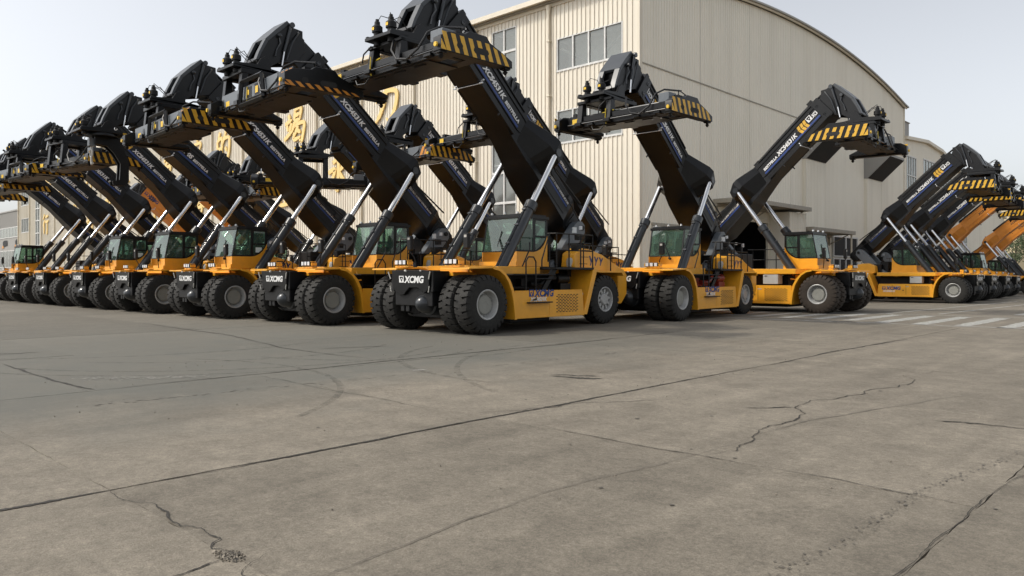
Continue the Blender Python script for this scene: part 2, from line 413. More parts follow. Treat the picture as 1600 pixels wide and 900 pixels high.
def skirt(sx):
    mb = MB()
    p = [(1.10, 1.13), (4.22, 1.13), (4.32, .36), (1.16, .38)]
    xa, xb = (1.5, 2.05) if sx > 0 else (-2.05, -1.5)
    mb.prism(p, xa, xb)
    mb.prism([(1.12, 1.13), (4.2, 1.13), (4.2, 1.165), (1.12, 1.165)], xb - .05 if sx > 0 else xa, xb if sx > 0 else xa + .05)
    x1 = 2.05 if sx > 0 else -2.062
    mb.bx(x1, x1 + .012, 1.17, 4.3, .375, .43)
    ys = 2.62 if sx > 0 else 2.3
    mb.bx(x1, x1 + .008, ys, ys + .03, .43, 1.12)
    return mb.mesh('side_skirt', 'yellow', .012)
ME['skirt1'] = skirt(1); ME['skirt-1'] = skirt(-1)
def slots(sx, y0):
    mb = MB(); x = 2.05 if sx > 0 else -2.056
    for r in range(12):
        for c in range(7):
            yy = y0 + c * .148 + (.074 if r % 2 else 0); zz = .50 + r * .046
            mb.bx(x, x + .006, yy, yy + .085, zz, zz + .024)
    return mb.mesh('vent_slots', 'dark')
ME['slots1'] = slots(1, 2.95); ME['slots-1'] = slots(-1, 1.28)
# deck
b = MB()
b.bx(-1.05, 1.05, -.30, .95, 1.58, 1.69); b.bx(-1.05, 1.05, .95, 4.3, 1.62, 1.83); b.bx(-1.98, -1.05, .95, 4.35, 1.655, 1.88); b.bx(1.05, 1.42, 1.1, 2.95, 1.64, 1.86)
b.bx(-.76, .76, .35, 2.4, 1.69, 1.885)
b.bx(.30, 1.04, .28, .35, 1.69, 1.885)
ME['deck'] = b.mesh('deck', 'yellow', .015)
b = MB(); b.bx(.95, 2.06, 2.95, 4.86, 1.775, 1.845); b.bx(1.3, 2.04, 1.05, 2.95, 1.60, 1.64)
b.bx(-1.4, 1.4, 4.3, 4.5, 1.55, 1.86)
b.prism([(2.9, 1.775), (3.15, 1.775), (2.62, 1.17), (2.42, 1.17)], 1.85, 1.93)
ME['platform'] = b.mesh('platform', 'satin', .01)
# rear fender brace + rear fender
b = MB()
for sx in (1, -1):
    xs = (1.15, 2.06) if sx > 0 else (-2.06, -1.15)
    b.prism([(4.27, .40), (4.34, .40), (4.90, 1.84), (4.80, 1.84)], *xs)
    xl = (2.02, 2.07) if sx > 0 else (-2.07, -2.02)
    b.prism([(4.30, .385), (4.44, .385), (4.99, 1.80), (4.84, 1.84)], *xl)
    xf = (.85, 2.0) if sx > 0 else (-2.0, -.85)
    b.prism([(4.82, 1.84), (5.1, 1.80), (5.1, 1.75), (4.82, 1.78)], *xf)
    xr = (.85, 1.72) if sx > 0 else (-1.72, -.85)
    b.prism([(5.1, 1.80), (5.6, 1.74), (6.9, 1.74), (7.0, 1.60), (6.95, 1.58), (6.85, 1.69), (5.6, 1.69), (5.1, 1.75)], *xr)
ME['rear_fender'] = b.mesh('rear_fender', 'yellow', .008)
b = MB().bx(1.9, 2.02, 4.12, 4.30, .98, 1.06); ME['lampr'] = b.mesh('side_lamp', 'boxgrey', .01)
# counterweight
b = MB()
cw = [(4.62, 1.87), (4.68, 2.30), (5.05, 2.48), (5.45, 2.46), (6.2, 2.28), (6.9, 1.98), (7.45, 1.80), (7.62, 1.62), (7.62, .95), (7.3, .62), (7.1, .62), (7.1, 1.70), (4.9, 1.76)]
for xs in ((.86, 1.40), (-1.40, -.86)): b.prism(cw, *xs)
b.prism([(6.35, 2.2), (6.9, 1.95), (7.45, 1.78), (7.60, 1.60), (7.60, .98), (7.28, .64), (6.9, .64), (6.9, 1.7), (6.3, 1.9)], -.86, .86)
ME['counterweight'] = b.mesh('counterweight', 'yellow', .03)
b = MB()
for k in range(3):
    y0 = 5.42 + k * .27
    for pts in ([(y0, 2.24 - k * .02), (y0 + .075, 2.24 - k * .02), (y0 + .13, 2.11), (y0 + .10, 2.02), (y0 + .06, 2.11)], [(y0 + .18, 2.22 - k * .02), (y0 + .25, 2.2 - k * .02), (y0 + .16, 2.05), (y0 + .10, 1.92), (y0 + .06, 1.92), (y0 + .10, 2.05)]):
        b.prism(pts, 1.40, 1.405)
ME['chevmark'] = b.mesh('chevron_mark', 'navy')
b = MB(); b.bx(-.82, .82, 4.45, 5.8, 1.86, 2.42); b.bx(-.5, .5, 4.1, 4.6, 1.86, 2.6)
for k in range(5): b.bx(-.86, .86, 4.42, 4.50, 1.95 + k * .1, 2.0 + k * .1)
ME['engine'] = b.mesh('engine_cover', 'satin', .03)
b = MB(); b.path([(1.55, 2.3, 1.34), (1.6, 2.7, 1.33), (1.62, 3.0, 1.45), (1.6, 3.3, 1.55), (1.5, 3.6, 1.52)], .085, 10)
b.tube((1.5, 3.55, 1.5), (1.5, 4.1, 1.5), .16, n=14)
b.path([(1.5, 1.5, 1.25), (1.5, 2.2, 1.22), (1.45, 3.0, 1.25)], .05, 8); b.bx(1.28, 1.5, 2.0, 2.3, 1.2, 1.5); b.bx(1.28, 1.6, 3.7, 4.2, 1.15, 1.35)
ME['pipe'] = b.mesh('intake_pipe', 'satin')
# pillars
b = MB()
pil = [(4.05, 1.86), (4.30, 1.98), (4.62, 2.25), (4.98, 2.66), (5.34, 3.08), (5.56, 3.32), (5.74, 3.42), (5.93, 3.42), (6.07, 3.30), (6.08, 3.05), (5.78, 2.72), (5.42, 2.3), (5.15, 1.86)]
for sx in (1, -1):
    xs = (.46, .74) if sx > 0 else (-.74, -.46)
    b.prism(pil, *xs)
ME['pillar'] = b.mesh('boom_support', 'grey', .012)
b = MB()
b.tube((-.80, 5.9, 3.2), (.80, 5.9, 3.2), .085, n=16)
for k in range(4): b.bx(.76, 1.4, 4.9 + k * .07, 5.35 + k * .07, 1.95 + k * .22, 2.0 + k * .22)
b.bx(1.12, 1.3, 5.0, 5.2, 2.75, 2.95); b.bx(1.1, 1.35, 4.85, 5.25, 2.4, 2.62)
ME['pivot'] = b.mesh('boom_pivot', 'satin', .01)
b = MB(); b.bx(1.12, 1.22, 4.9, 5.0, 2.98, 3.16); b.bx(1.12, 1.2, 5.25, 5.33, 3.1, 3.22)
ME['revlamp'] = b.mesh('work_lamp', 'lamp')
# handrails
b = MB()
r_ = .022
def rail(pts): b.path(pts, r_, 6)
rail([(2.0, 3.02, 1.84), (2.0, 3.02, 2.86), (2.0, 4.82, 2.86), (2.0, 4.82, 1.84)])
rail([(2.0, 3.02, 2.36), (2.0, 4.82, 2.36)])
for y in (3.62, 4.2): rail([(2.0, y, 1.84), (2.0, y, 2.86)])
rail([(2.0, 4.82, 2.86), (1.4, 4.82, 2.86)]); rail([(2.0, 3.02, 2.86), (1.7, 2.96, 2.86)])
rail([(1.5, 5.0, 1.85), (1.5, 5.0, 2.56), (1.5, 6.5, 2.56), (1.5, 6.5, 1.75)])
rail([(2.02, 1.62, 1.15), (2.02, 1.62, 2.0), (2.02, 1.72, 2.13), (2.02, 1.95, 2.13), (2.02, 2.05, 2.0), (2.02, 2.05, 1.0), (2.10, 1.98, .9), (2.16, 1.8, .9)])
rail([(2.0, 2.06, 1.5), (2.0, 2.95, 1.5)])
rail([(1.95, 2.4, 1.85), (1.95, 2.4, 2.05), (1.95, 2.75, 2.86), (1.95, 2.75, 1.85)])
rail([(1.35, 2.2, 1.85), (1.30, 2.6, 2.4), (1.28, 2.62, 2.6)])
ME['rails'] = b.mesh('handrail', 'satin')
ME['step'] = MB().bx(1.9, 2.2, 1.62, 2.62, .80, .835).mesh('step', 'satin', .006)
b = MB()
for sx in (1, -1):
    b.path([(sx * 1.05, .15, 1.9), (sx * 1.1, .1, 2.15), (sx * 1.22, .05, 2.3), (sx * 1.22, .05, 2.4)], .018, 6)
ME['mirror_arm'] = b.mesh('mirror_arm', 'satin')
ME['mirror'] = MB().bx(-.11, .11, -.06, .06, -.02, .42).mesh('mirror', 'satin', .03)
ME['mirrorcap'] = MB().prism([(-.065, .30), (-.065, .37), (-.062, .37), (-.062, .30)], -.05, .05).mesh('mirror_badge', 'boxgrey')
b = MB(); b.bx(-.30, .30, -.04, .16, -.1, -.045); b.bx(-.3, .3, -.06, .12, .10, .12); b.bx(-.31, -.27, -.06, .14, -.02, .08); b.bx(.27, .31, -.06, .14, -.02, .08)
ME['lightbar'] = b.mesh('headlight_bracket', 'yellow', .008)
ME['headlight'] = MB().bx(-.075, .075, -.09, .02, -.03, .11).mesh('headlight', 'satin', .012)
ME['lens'] = MB().bx(-.062, .062, -.10, -.088, -.018, .098).mesh('lens', 'lamp', .004)
ME['ebox'] = MB().bx(-2.0, -1.55, 1.72, 2.40, 1.22, 1.63).mesh('electrical_box', 'boxgrey', .012)
b = MB().bx(-2.008, -2.0, 2.2, 2.33, 1.55, 1.59); ME['eplate'] = b.mesh('box_plate', 'dark')
b = MB(); b.bx(-2.056, -2.05, 3.55, 3.75, .98, 1.03); b.bx(-2.056, -2.05, 3.0, 3.2, .98, 1.03); b.bx(-2.056, -2.05, 2.45, 2.62, .98, 1.03)
ME['stickers'] = b.mesh('sticker', 'boxgrey')
b = MB(); b.bx(-2.056, -2.05, 2.6, 2.615, .5, 1.12); b.bx(-2.056, -2.05, 3.4, 3.412, .5, 1.12); b.bx(-2.07, -2.05, 2.74, 2.8, .74, .80)
ME['seams'] = b.mesh('panel_seam', 'satin')
b = MB()
for sx in (1, -1):
    b.tube((sx * 1.12, 1.15, 1.45), (sx * 1.40, 1.15, 1.45), .11, n=14); b.bx(sx * 1.12 - .05, sx * 1.12 + .05, .95, 1.4, 1.3, 1.62); b.bx(sx * 1.38 - .04, sx * 1.38 + .04, .98, 1.36, 1.3, 1.62)
    b.path([(sx * 1.5, 1.0, 1.5), (sx * 1.6, 1.1, 1.42), (sx * 1.7, 1.3, 1.45)], .03, 6); b.path([(sx * 1.45, 1.25, 1.75), (sx * 1.55, 1.3, 1.5)], .025, 6)
ME['cyl_lug'] = b.mesh('cylinder_lug', 'yellow', .01)
ME['tank'] = MB().lathe([(.1, 0), (.16, .02), (.17, .2), (.13, .3), (.05, .33), (0, .33)], 18, (1.2, 4.75, 1.86), 'z').mesh('filler_cap', 'boxgrey')

# cab (y of the front at .52)
b = MB()
b.bx(-.80, .80, .44, 2.02, 1.88, 2.03)
for sx in (1, -1):
    xs = (.70, .75) if sx > 0 else (-.75, -.70)
    b.prism([(.52, 2.03), (1.98, 2.03), (1.98, 2.86), (1.90, 2.70), (1.80, 2.56), (1.66, 2.44), (1.48, 2.36), (1.3, 2.335), (.52, 2.335)], *xs)
b.bx(-.70, .70, .52, .57, 2.03, 2.335); b.bx(-.70, .70, 1.93, 1.98, 2.03, 2.5)
b.bx(-.70, .70, .57, 1.93, 2.03, 2.08)
for sx in (1, -1): b.bx(sx * .752 - .003, sx * .752 + .003, 1.34, 1.36, 2.04, 2.33)
ME['cab'] = b.mesh('cab', 'yellow', .015)
b = MB()
b.bx(-.78, .78, .70, 2.04, 3.38, 3.47); b.bx(-.72, .72, .78, 1.96, 3.47, 3.52)
for sx in (1, -1):
    xs = (.685, .745) if sx > 0 else (-.745, -.685)
    b.prism([(1.90, 3.40), (1.99, 3.40), (1.99, 2.86), (1.90, 2.70)], *xs)
    b.prism([(1.30, 3.40), (1.42, 3.40), (1.40, 2.335), (1.28, 2.335)], *xs)
    b.prism([(.725, 3.40), (.76, 3.40), (.55, 2.335), (.515, 2.335)], *xs)
    b.prism([(1.40, 2.80), (1.92, 2.80), (1.92, 2.86), (1.40, 2.86)], *xs)
    b.prism([(1.41, 3.40), (1.41, 3.33), (1.93, 3.33), (1.93, 3.40)], *xs)
    b.prism([(.54, 2.335), (1.3, 2.335), (1.48, 2.36), (1.66, 2.44), (1.80, 2.56), (1.90, 2.70), (1.90, 2.76), (1.77, 2.62), (1.62, 2.50), (1.46, 2.415), (1.3, 2.39), (.55, 2.39)], *xs)
b.bx(-.7, .7, .52, .56, 2.32, 2.36)
ME['cabframe'] = b.mesh('cab_frame', 'black', .006)
b = MB(); b.add([(-.74, .525, 2.34), (.74, .525, 2.34), (.74, .735, 3.39), (-.74, .735, 3.39)], [(0, 1, 2, 3)])
ME['windshield'] = b.mesh('windshield', 'cabglass', recalc=False)
for sx in (1, -1):
    x = sx * .735
    b = MB(); b.add([(x, .56, 2.37), (x, 1.29, 2.37), (x, 1.31, 3.39), (x, .75, 3.39)], [(0, 1, 2, 3)]); ME['sideglass%d' % sx] = b.mesh('side_glass', 'cabglass', recalc=False)
    b = MB(); b.add([(x, 1.40, 2.39), (x, 1.62, 2.45), (x, 1.80, 2.60), (x, 1.92, 2.75), (x, 1.92, 3.36), (x, 1.41, 3.36)], [(0, 1, 2, 3, 4, 5)]); ME['doorglass%d' % sx] = b.mesh('door_glass', 'cabglass', recalc=False)
b = MB(); b.add([(-.7, 1.955, 2.5), (.7, 1.955, 2.5), (.7, 1.955, 3.39), (-.7, 1.955, 3.39)], [(0, 1, 2, 3)]); ME['rearglass'] = b.mesh('rear_glass', 'cabglass', recalc=False)
b = MB(); b.bx(-.28, .28, 1.2, 1.7, 2.1, 2.45); b.prism([(1.62, 2.4), (1.78, 2.4), (1.9, 3.1), (1.78, 3.1)], -.25, .25); b.prism([(1.82, 3.08), (1.92, 3.08), (1.94, 3.28), (1.85, 3.28)], -.14, .14)
b.bx(-.5, -.34, 1.1, 1.8, 2.1, 2.62); b.bx(.34, .5, 1.1, 1.8, 2.1, 2.62)
ME['seat'] = b.mesh('seat', 'seat', .03)
b = MB(); b.tube((0, .85, 2.08), (0, 1.02, 2.62), .04); b.lathe([(.17, 0), (.2, .015), (.2, .03), (.17, .04)], 18, (0, 1.03, 2.6), 'z'); b.bx(-.45, .45, .6, .78, 2.08, 2.5); b.bx(-.62, -.46, .72, .76, 2.55, 2.85)
ME['dash'] = b.mesh('steering_column', 'satin')
b = MB(); b.path([(.2, .49, 2.30), (.1, .52, 2.5), (-.05, .58, 2.75)], .018, 6); b.path([(-.12, .565, 2.48), (.02, .63, 2.98)], .014, 5); b.tube((.2, .47, 2.27), (.28, .44, 2.24), .045)
ME['wiper'] = b.mesh('wiper', 'satin')
ME['paper'] = MB().bx(.738, .742, 1.5, 1.76, 2.50, 2.70).mesh('notice_sheet', 'paper')
b = MB()
for x, y in ((-.55, .78), (.0, .78), (.55, .78)): b.lathe([(.04, 0), (.045, .03), (.03, .07), (0, .075)], 10, (x, y, 3.52), 'z')
ME['rooflamp'] = b.mesh('roof_lamp', 'lamp')

# boom meshes in boom space: forward = -y, up = z, origin at pivot
def ring(e, hb, ht, n0, n1): return [(-hb, -e, n0), (hb, -e, n0), (ht, -e, n1), (-ht, -e, n1)]
b = MB()
b.loft([ring(-.72, .34, .34, -.14, .26), ring(-.5, .40, .40, -.28, .40), ring(.45, .42, .42, -.42, .48), ring(.80, .66, .60, -.45, .48), ring(2.45, .66, .60, -.37, .52), ring(2.95, .62, .58, -.32, .80), ring(3.3, .54, .53, -.27, .89), ring(4.08, .462, .462, -.17, .89), ring(4.7, .46, .46, -.10, .88), ring(7.9, .46, .46, -.09, .86)])
for sx in (1, -1):       # cylinder brackets
    def rb(e, w, n0, n1, ni): return [(sx * .40, -e, ni), (sx * w, -e, n0), (sx * w, -e, n1), (sx * .40, -e, n1 + .06)]
    b.loft([rb(2.50, 1.00, .28, .48, -.345), rb(2.62, 1.18, .26, .62, -.335), rb(3.02, 1.20, .36, .82, -.285), rb(3.22, 1.10, .42, .86, -.26), rb(4.05, .47, .54, .84, -.16)])
    b.bx(sx * .46, sx * .535, -7.75, -6.25, -.10, .05); b.bx(sx * .46, sx * .535, -6.1, -4.2, -.11, .05)
    for n_ in (.185, .70): b.bx(sx * .46, sx * .49, -7.8, -4.15, n_ - .018, n_ + .018)
    b.path([(sx * .475, -4.15 + .26 * math.sin(t), .4425 - .258 * math.cos(t)) for t in [math.pi * k / 8 for k in range(9)]], .02, 6)
    b.bx(sx * .42, sx * .50, -7.9, -4.3, .85, .905)
ME['boom'] = b.mesh('boom', 'black', .012, ang=8)
b = MB(); b.bx(-.51, .51, -8.03, -7.86, -.14, .93)
for sx in (1, -1): b.bx(sx * .50, sx * .52, -8.06, -7.62, -.10, .88)
b.bx(-.3, .3, -8.0, -7.7, .93, 1.02)
ME['collar'] = b.mesh('boom_collar', 'black', .012)
b = MB()
for sx in (1, -1):
    for n_ in (.12, .62): b.lathe([(.075, 0), (.07, .02), (.045, .025), (.04, .01), (0, .01)], 12, (sx * .52, -7.78, n_))
ME['bolts_boom'] = b.mesh('wear_pad_bolt', 'barrel')
ME['innerboom'] = MB().bx(-.40, .40, -8.6, -7.5, -.03, .80).mesh('inner_boom', 'black', .012)
b = MB(); b.tube((0, -4.1, 1.05), (0, -7.7, 1.08), .10, n=14); b.tube((0, -7.7, 1.08), (0, -8.75, 1.0), .055, n=12)
b.bx(-.16, .16, -4.3, -4.0, .85, 1.12); b.bx(-.2, .2, -7.75, -7.5, .86, 1.2)
for k in range(6): b.bx(-.34, -.16, -4.9 - k * .42, -4.75 - k * .42, .86, .96 + .05 * (k % 2))
b.path([(-.28, -4.2, .95), (-.3, -5.5, .98), (-.26, -7.4, .97)], .04, 6); b.path([(.28, -4.2, .95), (.3, -5.5, .98), (.26, -7.4, .97)], .035, 6)
ME['telescope'] = b.mesh('telescope_cylinder', 'satin', .0)
b = MB()
for sx in (1, -1):
    b.path([(sx * .5, -6.17, -.12), (sx * .62, -6.17, -.10)], .028, 6); b.path([(sx * .5, -6.17, -.02), (sx * .62, -6.20, -.0)], .028, 6)
b.path([(-.5, -6.17, -.13), (.5, -6.17, -.13)], .012, 5)
ME['boomlights'] = b.mesh('boom_lamp', 'lamp')
b = MB()
for sx in (1, -1):
    b.path([(sx * .56, -6.17, .0), (sx * .56, -6.17, -.13)], .02, 5); b.path([(sx * .5, -5.05, -.10), (sx * .52, -5.05, -.22)], .03, 5)
    b.path([(sx * .72, -.6, .56), (sx * .70, -2.2, .42), (sx * .60, -3.2, .98)], .03, 6)
    b.path([(sx * .50, .2, .3), (sx * .78, -.9, .1), (sx * .70, -2.3, .2), (sx * .66, -2.6, .7)], .022, 6)
    b.bx(sx * .66, sx * .74, -1.2, -1.0, .2, .36)
ME['hoses'] = b.mesh('hydraulic_hose', 'rubber')
b = MB()
for sx in (1, -1):
    b.prism([(-.95, -.28), (-2.4, -.30), (-2.4, .34), (-.95, .30)], sx * .655, sx * .665)
    b.prism([(.42, -.2), (-.42, -.30), (-.35, .36), (.35, .32)], sx * .40, sx * .45)
ME['side_plate'] = b.mesh('side_plate', 'black', .008)
# head: side plates in plumb yz relative to the peak (rotated by the boom angle for each machine)
hp = [(0, 0), (-.42, -.36), (-.78, -.72), (-1.02, -1.18), (-1.13, -1.45), (-1.06, -1.64), (-.86, -1.70), (-.60, -1.58), (-.35, -1.42), (.30, -1.30), (.62, -.92), (.62, -.5)]
b = MB()
for xs in ((.36, .43), (-.43, -.36)): b.prism(hp, *xs)
b.bx(-.36, .36, -.62, -.5, -1.3, -.75)
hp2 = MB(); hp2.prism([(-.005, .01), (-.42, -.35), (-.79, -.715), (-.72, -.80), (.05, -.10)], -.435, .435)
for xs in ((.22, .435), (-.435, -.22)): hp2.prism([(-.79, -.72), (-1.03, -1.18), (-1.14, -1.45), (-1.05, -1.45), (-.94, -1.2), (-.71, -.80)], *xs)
ME['headplate'] = hp2.mesh('head_plate', 'headsheen', .008)
b.prism([(-1.08, -1.35), (-1.13, -1.47), (-1.03, -1.56), (-1.0, -1.38)], -.37, .37)
b.prism([(.6, -.2), (.6, -.9), (-.55, -1.0), (-.55, -.62), (0, -.12)], -.36, .36)
ME['head'] = b.mesh('boom_head', 'black', .01)
b = MB()
for sx in (1, -1):
    b.lathe([(.12, 0), (.12, .03), (.07, .035), (.06, .05), (0, .05)], 16, (sx * .43, -.88, -1.5) if sx > 0 else (-.48, -.88, -1.5))
ME['pinplate'] = b.mesh('pin_plate', 'barrel')
b = MB()
for sx in (1, -1): b.bx(sx * .485 - .004, sx * .485 + .004, -.95, -.81, -1.53, -1.45, None)
ME['pinlabel'] = b.mesh('pin_label', 'label')
b = MB()
for sx in (1, -1):
    b.tube((sx * .48, .10, -.15), (sx * .50, -.18, -1.05), .05, n=10); b.lathe([(.09, 0), (.09, .12), (0, .12)], 12, (sx * .43 - (.12 if sx < 0 else 0), .12, -.13))
    b.lathe([(.07, 0), (.065, .1), (.03, .12), (0, .12)], 10, (sx * .43 - (.1 if sx < 0 else 0), -.32, -.55))
    b.path([(sx * .46, -.32, -.6), (sx * .5, -.3, -.8), (sx * .46, -.42, -1.0), (sx * .5, -.5, -1.25)], .025, 6)
    b.path([(sx * .45, .4, -.3), (sx * .55, .1, -.7), (sx * .5, -.1, -1.3)], .03, 6)
ME['damper'] = b.mesh('damper', 'barrel')
b = MB()
for sx in (1, -1): b.tube((sx * .50, -.18, -1.05), (sx * .51, -.28, -1.52), .03, n=10)
ME['damper_rod'] = b.mesh('damper_rod', 'chrome')

# lift cylinders, along +z
b = MB(); b.lathe([(.12, -.1), (.165, -.05), (.165, 2.62), (.195, 2.63), (.20, 2.90), (.17, 2.93), (.11, 2.935)], 22, axis='z'); b.lathe([(.12, -.14), (.12, .14)], 14, (0, 0, 0))
b.path([(.0, .175, .3), (0, .185, 1.2), (0, .185, 2.75)], .022, 6); b.path([(.05, .18, .3), (.05, .19, 2.4)], .014, 5)
for z in (1.2, 1.9, 2.5): b.bx(-.05, .08, .15, .21, z, z + .06)
ME['barrel'] = b.mesh('lift_cylinder', 'barrel', ang=40)
b = MB(); b.lathe([(.098, 2.5), (.098, 4.9), (.0, 4.9)], 20, axis='z'); ME['rod'] = b.mesh('piston_rod', 'chrome', ang=40)
b = MB(); b.lathe([(.13, -.13), (.13, .13)], 16); ME['cyleye'] = b.mesh('cylinder_eye', 'barrel')

# spreader (origin at head pin, plumb; x along its length)
b = MB(); b.prism([(-1.05, -.28), (.75, -.36), (.75, -.26), (.2, -.2), (.15, .08), (0, .18), (-.15, .08), (-.28, -.14), (-1.05, -.20)], -.56, -.47); b.prism([(-1.05, -.28), (.75, -.36), (.75, -.26), (.2, -.2), (.15, .08), (0, .18), (-.15, .08), (-.28, -.14), (-1.05, -.20)], .47, .56)
b.bx(-.56, .56, -1.08, .8, -.34, -.25); b.lathe([(.62, -.47), (.62, -.38), (.55, -.34)], 28, (0, -.1, 0), 'z')
ME['rotator'] = b.mesh('rotator_frame', 'black', .008)
mot = [(.13, -.34), (.13, -.2), (.10, -.19), (.10, -.10), (.145, -.09), (.145, .06), (.11, .09), (.08, .12), (.075, .2), (.05, .22), (.05, .27), (0, .27)]
ME['motor'] = MB().lathe(mot, 16, axis='z').lathe([(.10, -.46), (.10, -.34)], 12, axis='z').mesh('slew_motor', 'satin')
b = MB()
b.prism([(-.146, -.05), (-.150, -.05), (-.150, .03), (-.146, .03)], -.05, .05); ME['motorlabel'] = b.mesh('motor_label', 'label')
b = MB()
for sx in (1, -1):
    b.path([(sx * .3, -.85, .2), (sx * .2, -.8, .36), (sx * .05, -.6, .3), (sx * .1, -.3, .1)], .012, 5); b.path([(sx * .35, -.85, .1), (sx * .5, -.7, .2), (sx * .45, -.4, -.1)], .014, 5)
ME['motorhose'] = b.mesh('motor_hose', 'rubber')
# trestle pair + body
b = MB()
for sx in (1, -1):
    x = sx * .62
    for y0, y1 in ((-.78, -.60), (.5, .62)):
        b.prism([(y0, -.40), (y1, -.40), (y1 + (.03 if y0 < 0 else .1), -1.02), (y0 - .12, -1.02)], x - .11, x + .11)
    b.bx(x - .14, x + .14, -.98, .75, -1.06, -.97); b.bx(x - .12, x + .12, -.82, .66, -.47, -.385)
b.bx(-.74, .74, -.84, -.66, -.47, -.39); b.bx(-.74, .74, .5, .66, -.47, -.39)
ME['trestle'] = b.mesh('trestle', 'black', .01)
b = MB()
b.bx(-2.75, 2.75, -.80, -.40, -1.10, -.72); b.bx(-2.75, 2.75, -.02, .34, -1.10, -.74); b.bx(-1.9, 1.9, -.72, .28, -1.125, -1.06); b.bx(-.9, .9, -.4, .6, -1.06, -.8)
for x in (-2.35, -1.2, 0, 1.2, 2.35): b.bx(x - .09, x + .09, -.42, .0, -1.08, -.78)
for x in (-1.4, -.5, .45, 1.35): b.bx(x - .25, x + .25, -.60, -.54, -1.15, -1.12)
for x in (-2.3, -1.5, .9, 1.9): b.bx(x, x + .3, -.9, -.78, -1.08, -.99)
b.bx(-2.6, 2.6, -.86, -.80, -.93, -.90)
ME['beam'] = b.mesh('spreader_beam', 'black', .012)
b = MB(); b.tube((-2.6, -.9, -.98), (2.6, -.9, -.98), .022, n=8); b.tube((-2.2, -.55, -.68), (2.5, -.55, -.68), .05, n=8); b.tube((.2, .45, -.68), (2.5, .45, -.66), .05, n=8)
ME['slide_rod'] = b.mesh('slide_rod', 'barrel')
b = MB(); b.path([(.55, -.86, -.35), (.62, -.98, -.65), (.9, -1.02, -.95), (1.3, -.98, -1.02), (1.7, -.9, -.8), (1.9, -.75, -.4), (2.1, -.5, -.25), (2.6, -.1, -.3)], .03, 6)
b.path([(-.5, -.86, -.3), (-.75, -.95, -.5), (-.85, -.93, -.72)], .022, 6); b.path([(-1.3, -.85, -1.1), (-1.2, -.86, -1.25), (-.8, -.86, -1.28), (-.6, -.85, -1.14)], .02, 6)
ME['spreaderhose'] = b.mesh('spreader_hose', 'rubber')
b = MB(); b.path([(-.5, -.88, -.6), (-.5, -.9, -.9), (-.48, -.88, -1.12)], .02, 6); b.path([(-.85, -.7, -.7), (-.2, -.75, -.66)], .022, 6)
ME['yellowhose'] = b.mesh('signal_hose', 'yellowhose')
b = MB(); b.bx(2.05, 2.55, -.78, -.35, -.72, -.42); ME['jbox'] = b.mesh('junction_box', 'grey', .015)
b = MB(); b.bx(2.55, 2.75, -.5, .3, -.72, -.5); b.bx(-2.7, -2.5, -.5, .3, -.72, -.5)
for k in range(5): b.lathe([(.05, -.72), (.05, -.45 + .04 * (k % 2)), (.02, -.42)], 8, (2.3 + .1 * k, .1 + .1 * (k % 3), 0), 'z')
b.path([(2.3, .1, -.45), (2.45, -.1, -.25), (2.65, -.2, -.35), (2.7, .3, -.5)], .02, 5)
ME['valves'] = b.mesh('valve_block', 'satin')
eb = [(-1.22, -1.16), (1.22, -1.16), (1.22, -.98), (.80, -.80), (.42, -.66), (.30, -.52), (-.30, -.52), (-.42, -.62), (-.98, -.68), (-1.22, -.82)]
for sx in (1, -1):
    b = MB(); xs = (2.72, 3.04) if sx > 0 else (-3.04, -2.72)
    b.prism(eb, *xs); xi = (2.4, 2.74) if sx > 0 else (-2.74, -2.4); b.bx(*xi, -.74, -.44, -1.06, -.76); b.bx(*xi, .02, .30, -1.06, -.78)
    b.prism([(.34, -1.1), (1.1, -1.1), (1.1, -1.0), (.34, -.8)], *((2.5, 2.72) if sx > 0 else (-2.72, -2.5)))
    ME['endbeam%d' % sx] = b.mesh('end_beam', 'black', .012)
    b = MB(); x = 3.04 if sx > 0 else -3.046
    for k in range(9):
        y0 = -1.2 + k * .285; top = -.72 if y0 < .3 else -.98
        def tz(y): return -.70 if y < -.9 else -.70 if y < .35 else -.70 - (y - .35) * .31
        q = [(y0, tz(y0)), (min(y0 + .14, 1.21), tz(y0 + .14)), (min(y0 + .30, 1.21), -1.14), (min(y0 + .16, 1.21), -1.14)]
        if q[2][0] - q[3][0] > .02: b.prism(q, x, x + .006)
    b.prism([(-1.21, -.9), (-1.05, -1.14), (-1.21, -1.14)], x, x + .006)
    ME['stripes%d' % sx] = b.mesh('hazard_stripes', 'stripe')
    b = MB(); x2 = x + .004 if sx > 0 else x - .002
    for cy, w in ((-.62, .10), (.10, .26)):
        b.prism([(cy - w, -.93), (cy - w + .05, -.87), (cy + w - .05, -.87), (cy + w, -.93), (cy + w, -.97), (cy + w - .05, -1.03), (cy - w + .05, -1.03), (cy - w, -.97)], x2, x2 + .005)
    ME['slots_end%d' % sx] = b.mesh('lifting_slot', 'dark')
b = MB(); b.lathe([(.05, -1.16), (.05, -1.24), (.075, -1.26), (.03, -1.33), (0, -1.34)], 10, axis='z'); b.bx(-.1, .1, -.1, .1, -1.2, -1.13)
ME['twistlock'] = b.mesh('twistlock', 'satin')
b = MB(); b.lathe([(.06, 0), (.06, .05), (0, .055)], 10); ME['marker'] = b.mesh('marker_lamp', 'label')
